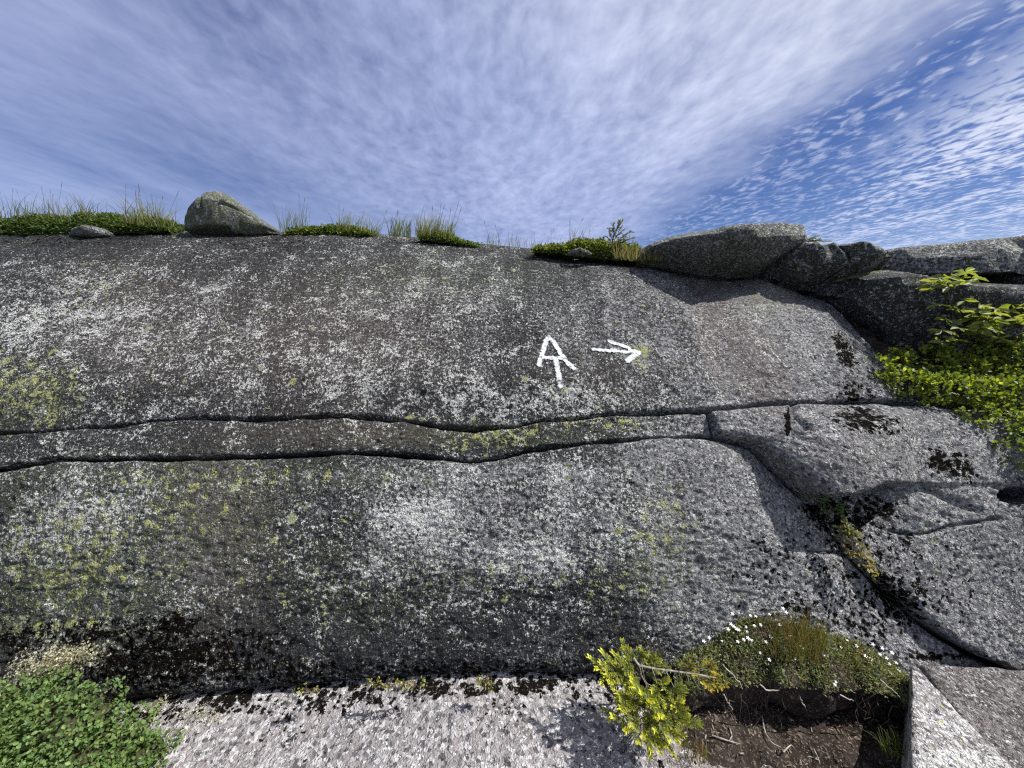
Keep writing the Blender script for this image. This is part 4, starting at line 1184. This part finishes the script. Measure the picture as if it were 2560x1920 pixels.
for (px, py, y) in WH:
    c = at_y(px, py, y)
    j = np.argmin(np.abs(stem[:, 2] - (c[2] - .03))); tws.append(tube(bend(stem[j], c, .006, 6, .002) - sp0, .0016, .0009, 4, (.14, .10, .06)))
    k = int(RNG.integers(5, 8)); a = RNG.uniform(0, 2 * np.pi) + np.arange(k) * 2 * np.pi / k + RNG.normal(size=k) * .2
    d = np.stack([np.cos(a), np.sin(a), RNG.uniform(-.55, .55, k)], -1); up = np.array([.25, -.55, .8]) + .35 * RNG.normal(size=(k, 3))
    leaf_objects(sap, lm, np.repeat(c[None], k, 0) + d * .003, d, up, RNG.uniform(.042, .066, k))
merged('twigs', tws, M_TWIG, sap)

# moss tongue under the cap stones
rock_loft('moss_cushion', [(2082, 703, 706, 2.33, .06), (2110, 693, 707, 2.31, .12), (2150, 682, 702, 2.30, .16), (2185, 677, 694, 2.30, .14), (2204, 680, 688, 2.32, .06)], 'flat olive green moss tongue in the slot above the gully', n=60, m=30, und=.1, rough=.5, cat='moss', mat=plain_material('olive moss', (.03, .035, .012), (.10, .11, .035), 45))

# ================================================================ the foot of the ledge
# ---- dirt apron below the overhanging turf
ax, ay = np.meshgrid(np.linspace(.55, 1.75, 170), np.linspace(.78, 1.36, 110))
az0 = ground_z(ax, ay)
apx, apy = to_px(np.stack([ax, ay, az0], -1))
am = blobs(apx, apy, [(2060, 1830, 260, 110, 1.0), (1830, 1850, 130, 60, .8), (2230, 1880, 120, 120, 1.0), (1900, 1780, 200, 60, 1.0)], 0.0)
az = az0 + .050 * am - .020 + .010 * noise2(ax, ay, 14, 501) + .005 * noise2(ax, ay, 40, 502) + .03 * sst(apx, 2180, 2300) * am
soil = mesh('soil', np.stack([ax, ay, az], -1), grid_faces(*ax.shape), M_SOIL, True)
tag(soil, 'bare brown dirt under the overhanging turf', kind='structure')

n_ = 2600
li = RNG.integers(0, ax.size, n_); li = li[am.ravel()[li] > .45]
lp = np.stack([ax.ravel()[li], ay.ravel()[li], az.ravel()[li] + .003], -1) + RNG.normal(size=(len(li), 3)) * np.array([.003, .003, .001])
ld = RNG.normal(size=lp.shape); ld[:, 2] *= .25
lit_o = merged('litter', [inst(LANCE_V * np.array([.7, 1, 1]), OVAL_F, lp, ld, np.tile([0, 0, 1.0], (len(li), 1)) + .4 * RNG.normal(size=lp.shape), RNG.uniform(.006, .022, len(li)), rtints(len(li), [(.20, .15, .11), (.32, .27, .21), (.09, .065, .045), (.40, .36, .30)]))], M_LEAF)
tag(lit_o, 'dry brown needles and leaf litter scattered on the dirt', kind='stuff')

# ---- overhanging turf hummock
hp = np.linspace(1690, 2284, 130)
H_TOP = np.array([(1690, 1660), (1720, 1640), (1780, 1612), (1820, 1572), (1850, 1552), (1900, 1545), (1950, 1556), (2000, 1566), (2060, 1585), (2120, 1606), (2180, 1630), (2240, 1668), (2284, 1720)])
H_LIP = np.array([(1690, 1740), (1760, 1720), (1830, 1712), (1900, 1706), (1960, 1716), (2020, 1722), (2080, 1728), (2140, 1722), (2200, 1728), (2250, 1752), (2284, 1775)])
hx0 = at_y(1980, 1780, 1.28)
hum = empty('turf_hummock', hx0); tag(hum, 'overhanging turf hummock with white flowers, dark soil and dangling roots at lower right', 'turf', kind='thing')
secs = []
LIPS, TOPS = [], []
for px in hp:
    tx, ts = dom(px, np.interp(px, H_TOP[:, 0], H_TOP[:, 1]))
    T = R(tx, ts) + np.array([0, .01, 0])
    yl = 1.205 + .02 * math.sin(px * .021) + .012 * math.sin(px * .057)
    Lp = at_y(px, np.interp(px, H_LIP[:, 0], H_LIP[:, 1]), yl)
    M1 = T * .55 + Lp * .45 + np.array([0, -.012, .022])
    U1 = np.array([Lp[0] + .004, yl + .05, Lp[2] - .045]); U2 = np.array([Lp[0], 1.33, Lp[2] - .10]); U3 = np.array([Lp[0], 1.40, -.10])
    Lf = at_y(px, np.interp(px, H_LIP[:, 0], H_LIP[:, 1]) + 62 + 16 * math.sin(px * .035), yl + .030); U1 = Lf + np.array([0, .05, -.02]); U2 = np.array([Lf[0], 1.33, Lf[2] - .05])
    c = np.array([T + np.array([0, .06, .0]), T, M1, Lp, Lp + np.array([0, .010, -.018]), Lf, U1, U2, U3])
    tt = np.linspace(0, len(c) - 1, 64)
    secs.append(np.stack([np.interp(tt, np.arange(len(c)), c[:, j]) for j in range(3)], -1)); LIPS.append(Lp); TOPS.append((T, M1))
HV = np.array(secs)
HV = HV + (.016 * noise2(HV[..., 0], HV[..., 1] + HV[..., 2], 11, 511) + .009 * noise2(HV[..., 0], HV[..., 1] + HV[..., 2] * 1.3, 34, 512))[..., None] * np.array([.2, -.8, .5])
mesh('soil_body', HV - hx0, grid_faces(*HV.shape[:2])[:, ::-1], M_SOIL, True, parent=hum)
LIPS = np.array(LIPS); TT = np.array([t for t, m in TOPS]); MM = np.array([m for t, m in TOPS])


def on_hummock(n, lo=0.0, hi=1.0, pr=(0, 1)):
    i = (RNG.uniform(pr[0], pr[1], n) * 129).astype(int); r = RNG.uniform(lo, hi, n)
    a = np.where(r[:, None] < .5, TT[i] + (MM[i] - TT[i]) * (r[:, None] * 2), MM[i] + (LIPS[i] - MM[i]) * (r[:, None] * 2 - 1))
    return a + RNG.normal(size=(n, 3)) * .004


F_PAL = [(.15, .19, .085), (.20, .25, .12), (.29, .31, .19), (.10, .14, .06), (.23, .20, .10)]
p = on_hummock(3400, 0, 1.0)
pos, d, up, sc = cluster_leaves(p, np.tile([0, -.45, .9], (len(p), 1)), 4, .0125)
ix = RNG.permutation(len(pos))
leaf_objects(hum, leaf_meshes('hummock', LANCE_V * 1.0, F_PAL), pos[ix[:220]], d[ix[:220]], up[ix[:220]], sc[ix[:220]] * 1.25)
merged('foliage', [inst(LANCE_V, OVAL_F, pos[ix[220:]], d[ix[220:]], up[ix[220:]], sc[ix[220:]], rtints(len(ix) - 220, F_PAL))], M_LEAF, hum, hx0)['kind'] = 'stuff'
# pale litter along the lip
p = on_hummock(700, .45, 1.0)
merged('litter', [inst(LANCE_V * .8, OVAL_F, p, RNG.normal(size=(700, 3)), RNG.normal(size=(700, 3)), RNG.uniform(.005, .012, 700), rtints(700, [(.16, .12, .08), (.28, .25, .18), (.10, .12, .05), (.20, .21, .12)]))], M_LEAF, hum, hx0)['kind'] = 'stuff'
# grass in the turf
def hb(lo, hi, pr):
    return lambda: on_hummock(1, lo, hi, pr)[0]
gp = (lambda a, b: ((a - 1690) / 594, (b - 1690) / 594))
for pr, n, h, nm in ((gp(1930, 1995), 170, (.05, .125), 0), (gp(1985, 2060), 240, (.06, .15), 1), (gp(2090, 2160), 70, (.04, .09), 2), (gp(1880, 1940), 50, (.03, .08), 3), (gp(1700, 2270), 160, (.02, .05), 4)):
    o = merged('grass_blades', [blades(n, hb(.1, .75, pr), h, ((-.04, -.05), .2), .0022, G_OLIVE, curl=.3)], M_GRASS, hum, hx0)
# white flowers
fa = np.arange(5) * 2 * np.pi / 5
fv = [(0, 0, .1)]; ff = []
for a in fa:
    k = len(fv)
    fv += [(.55 * math.cos(a - .42), .55 * math.sin(a - .42), .2), (math.cos(a), math.sin(a), .12), (.55 * math.cos(a + .42), .55 * math.sin(a + .42), .2)]
    ff += [(0, k, k + 1), (0, k + 1, k + 2)]
fl = mesh('flower', np.array(fv), np.array(ff), M_PETAL); fme = fl.data; bpy.data.objects.remove(fl)
from mathutils import Matrix
FLW = [(1825, 1562), (1838, 1570), (1848, 1576), (1862, 1568), (1870, 1574), (1882, 1562), (1908, 1562), (1916, 1606), (1870, 1590), (1860, 1594), (1850, 1578), (1925, 1654), (1998, 1608), (1986, 1646), (1968, 1596), (2085, 1708), (2090, 1716), (1818, 1576), (1890, 1540), (1918, 1536), (1954, 1524), (1962, 1530), (1832, 1538), (1876, 1534), (2105, 1618), (2140, 1620), (2160, 1640), (2180, 1646), (2206, 1622), (2216, 1650), (2222, 1658), (2238, 1660), (2246, 1676), (2230, 1640), (2200, 1636), (2185, 1612), (2252, 1690), (2232, 1680), (1950, 1560), (1975, 1582), (1760, 1602), (1772, 1596), (1800, 1604), (2120, 1600), (1930, 1590), (2010, 1620), (2060, 1640), (1845, 1610), (1900, 1625), (1880, 1600)]
for (px, py) in FLW:
    px += RNG.normal() * 3; py += RNG.normal() * 3
    i = np.argmin(np.abs(hp - px)); tp_, lp_ = to_px(TT[i])[1], to_px(LIPS[i])[1]
    r = np.clip((py - tp_) / (lp_ - tp_), 0, 1); q = TT[i] + (LIPS[i] - TT[i]) * r
    c = at_y(px, py, q[1] - .03)
    nrm = unit(np.array([RNG.normal() * .4 + .2, -.6 + RNG.normal() * .3, 1.0])); F = frames(np.array([[1, 0, 0.0]]), nrm[None])[0]
    o = bpy.data.objects.new('flower', fme); COL.objects.link(o); o.parent = hum
    Mx = np.eye(4); Mx[:3, :3] = F * RNG.uniform(.0055, .009); Mx[:3, 3] = c - hx0; o.matrix_local = Matrix(Mx.tolist())
# roots
for _ in range(46):
    i = int(RNG.integers(18, 124)); a = LIPS[i] + np.array([0, .012, -.04 + RNG.normal() * .02])
    L = RNG.uniform(.05, .18); b = a + np.array([RNG.normal() * .05, RNG.uniform(-.04, .05), -L])
    b[2] = max(b[2], -.03)
    big_ = RNG.uniform() < .3
    mesh('root', *tube(bend(a, b, 0, 7, .006) - hx0, .0024 if big_ else .0012, .0008, 5)[:2], M_BARE if RNG.uniform() < .12 else M_TWIG, True, parent=hum)
for q in ([(1806, 1660), (1836, 1690), (1856, 1718)], [(1900, 1712), (1918, 1724), (1944, 1728), (1952, 1722)], [(1998, 1742), (2008, 1760), (2014, 1770)], [(1808, 1734), (1818, 1756), (1832, 1772)], [(2200, 1700), (2236, 1730), (2252, 1744)], [(2098, 1736), (2124, 1748), (2134, 1750)]):
    pth = np.array([at_y(*w_, 1.175) for w_ in q]); tt = np.linspace(0, 1, 9)
    pth = np.stack([np.interp(tt, np.linspace(0, 1, len(pth)), pth[:, j]) for j in range(3)], -1) + RNG.normal(size=(9, 3)) * .0015
    mesh('dead_stick', *tube(pth - hx0, .0028, .0014, 5)[:2], M_BARE, True, parent=hum)

# loose sticks on the dirt
for q, lab in (([(1905, 1790), (1912, 1830), (1930, 1858), (1952, 1868)], 'curved bleached root lying on the dirt under the turf'), ([(1780, 1838), (1815, 1850), (1850, 1860)], 'thin straight stick on the dirt right of the spruce'), ([(1825, 1822), (1830, 1840), (1822, 1854)], 'short bent stick on the dirt right of the spruce'), ([(1958, 1880), (1972, 1866), (1978, 1862)], 'tiny pale stick on the dirt near the bottom edge'), ([(2034, 1872), (2044, 1892), (2050, 1910)], 'upright broken stick at the bottom edge below the turf')):
    pth = []
    for w_ in q:
        z = .0
        for _ in range(6):
            g = at_z(w_[0], w_[1], z); z = float(np.interp(0, [0], [0]) + ground_z(np.array([g[0]]), np.array([g[1]]))[0] + .035)
        pth.append(at_z(w_[0], w_[1], z))
    pth = np.array(pth); o0 = pth[0]; tt = np.linspace(0, 1, 9)
    pth = np.stack([np.interp(tt, np.linspace(0, 1, len(pth)), pth[:, j]) for j in range(3)], -1)
    tag(mesh('stick', *tube(pth, .0026, .0014, 6)[:2], M_BARE, True), lab, 'stick', 'sticks on the dirt')

# ---- lower left cushion shrub
L_PAL = [(.115, .195, .06), (.15, .24, .08), (.085, .145, .045), (.20, .28, .10), (.18, .24, .07), (.13, .23, .07), (.15, .20, .06)]
def lobe3(c, r):
    """world-space lobe turned into the pixel form shrub() reads"""
    c = np.array(c); q = to_px(c); mpp = (c[1] * CP + (c[2] - CAMZ) * SP) / FPX
    return (q[0], q[1], c[1], r[0] / mpp, r[2] / mpp, r[1])


lobesL = [lobe3(c, r) for c, r in (((-1.46, 1.08, .05), (.22, .15, .13)), ((-1.58, 1.12, .13), (.25, .15, .16)), ((-1.76, 1.10, .12), (.28, .18, .18)), ((-1.50, .98, .02), (.24, .16, .13)), ((-1.72, .96, .04), (.28, .18, .16)), ((-1.93, 1.05, .08), (.30, .22, .19)), ((-1.32, 1.10, .02), (.13, .11, .09)), ((-1.34, 1.0, .0), (.13, .12, .08)), ((-2.2, 1.0, .04), (.3, .25, .2)), ((-1.56, .86, .0), (.26, .13, .13)))]
e_, lob_ = shrub('cushion_shrub', 'rounded green cushion shrub with small oval leaves in the lower left corner', lobesL, .0145, 105.0, L_PAL, individual=290, k=5, twigs=60)
th, ph = np.meshgrid(np.linspace(0, 2 * np.pi, 25), np.linspace(.02, np.pi - .02, 14))
vv, fv_, k_ = [], [], 0
for c, r in lob_:
    q = np.array(c) + np.stack([np.cos(th) * np.sin(ph), np.sin(th) * np.sin(ph), np.cos(ph)], -1) * np.array(r) * .62
    vv.append(q.reshape(-1, 3)); fv_.append(grid_faces(14, 25) + k_); k_ += q.size // 3
mesh('turf', np.concatenate(vv) - np.array(e_.location), np.concatenate(fv_), M_DARK, True, parent=e_)
# pale reindeer lichen above it
p = []
for (px, py, n, sp) in ((160, 1632, 200, 26), (205, 1618, 130, 20), (110, 1650, 100, 22), (250, 1608, 60, 14), (50, 1690, 50, 22), (20, 1750, 60, 20), (420, 1735, 40, 8), (540, 1763, 90, 14), (500, 1770, 50, 14)):
    for _ in range(n):
        qx, qy = px + RNG.normal() * sp * 1.2, py + RNG.normal() * sp * .6
        x_, s_ = dom(qx, qy); c = R(x_, s_)
        c = c + np.array([0, -.02 - .05 * RNG.uniform(), .0]); p.append(c)
p = np.array(p); l0 = p[0]
rl_ = empty('reindeer_lichen', l0); tag(rl_, 'cream coloured reindeer lichen above the cushion shrub at lower left', 'lichen', kind='thing')
p3 = np.repeat(p, 4, 0) + RNG.normal(size=(len(p) * 4, 3)) * .005
merged('lichen_tufts', [inst(OVAL_V, OVAL_F, p3, RNG.normal(size=p3.shape), RNG.normal(size=p3.shape), RNG.uniform(.004, .011, len(p3)), rtints(len(p3), [(.46, .45, .34), (.62, .60, .48), (.34, .33, .22), (.12, .12, .06)], [.4, .35, .15, .1]))], M_LEAF, rl_, l0)['kind'] = 'stuff'

# ---- small plants along the foot of the wall and in the diagonal crack
Y_PAL = [(.26, .30, .05), (.33, .34, .08), (.20, .24, .04), (.30, .20, .06)]
for lb, lobes, lab, pal, lf in (
        ('leaf_clump', [(770, 1724, 1.21, 26, 8, .012), (736, 1731, 1.20, 8, 5, .01)], 'smallest yellow leaf clump along the foot crack, leftmost', Y_PAL, .0095),
        ('leaf_clump', [(960, 1710, 1.215, 46, 12, .015), (1030, 1706, 1.22, 40, 11, .015), (990, 1716, 1.20, 40, 8, .015)], 'longest yellow green leaf clump in the middle of the foot crack', Y_PAL, .0095),
        ('leaf_clump', [(1213, 1704, 1.22, 22, 17, .015)], 'upright yellow leaf clump along the foot crack, rightmost', Y_PAL, .0095),
        ('crack_plant', [(2040, 1250, wy(2040, 1250, .035), 24, 16, .02), (2076, 1266, wy(2076, 1266, .035), 28, 20, .02)], 'dark green shaded plant below the swollen nose of rock', [(.06, .12, .04), (.09, .16, .05)], .016),
        ('crack_plant', [(2116, 1334, wy(2116, 1334, .035), 26, 14, .02), (2102, 1310, wy(2102, 1310, .035), 16, 14, .02)], 'small grey green plant midway down the diagonal crack', [(.14, .17, .07), (.22, .22, .10), (.10, .13, .05)], .017),
        ('crack_plant', [(2140, 1380, wy(2140, 1380, .035), 28, 18, .02), (2164, 1410, wy(2164, 1410, .035), 18, 16, .02), (2182, 1424, wy(2182, 1424, .035), 14, 10, .02)], 'yellow brown plant lowest in the diagonal crack', [(.26, .24, .08), (.20, .20, .05), (.34, .28, .14)], .017)):
    shrub(lb, lab, lobes, lf, 110.0 if lb == 'leaf_clump' else 95.0, pal, 'plant', individual=120, k=4, twigs=12, group='small plants in the cracks')
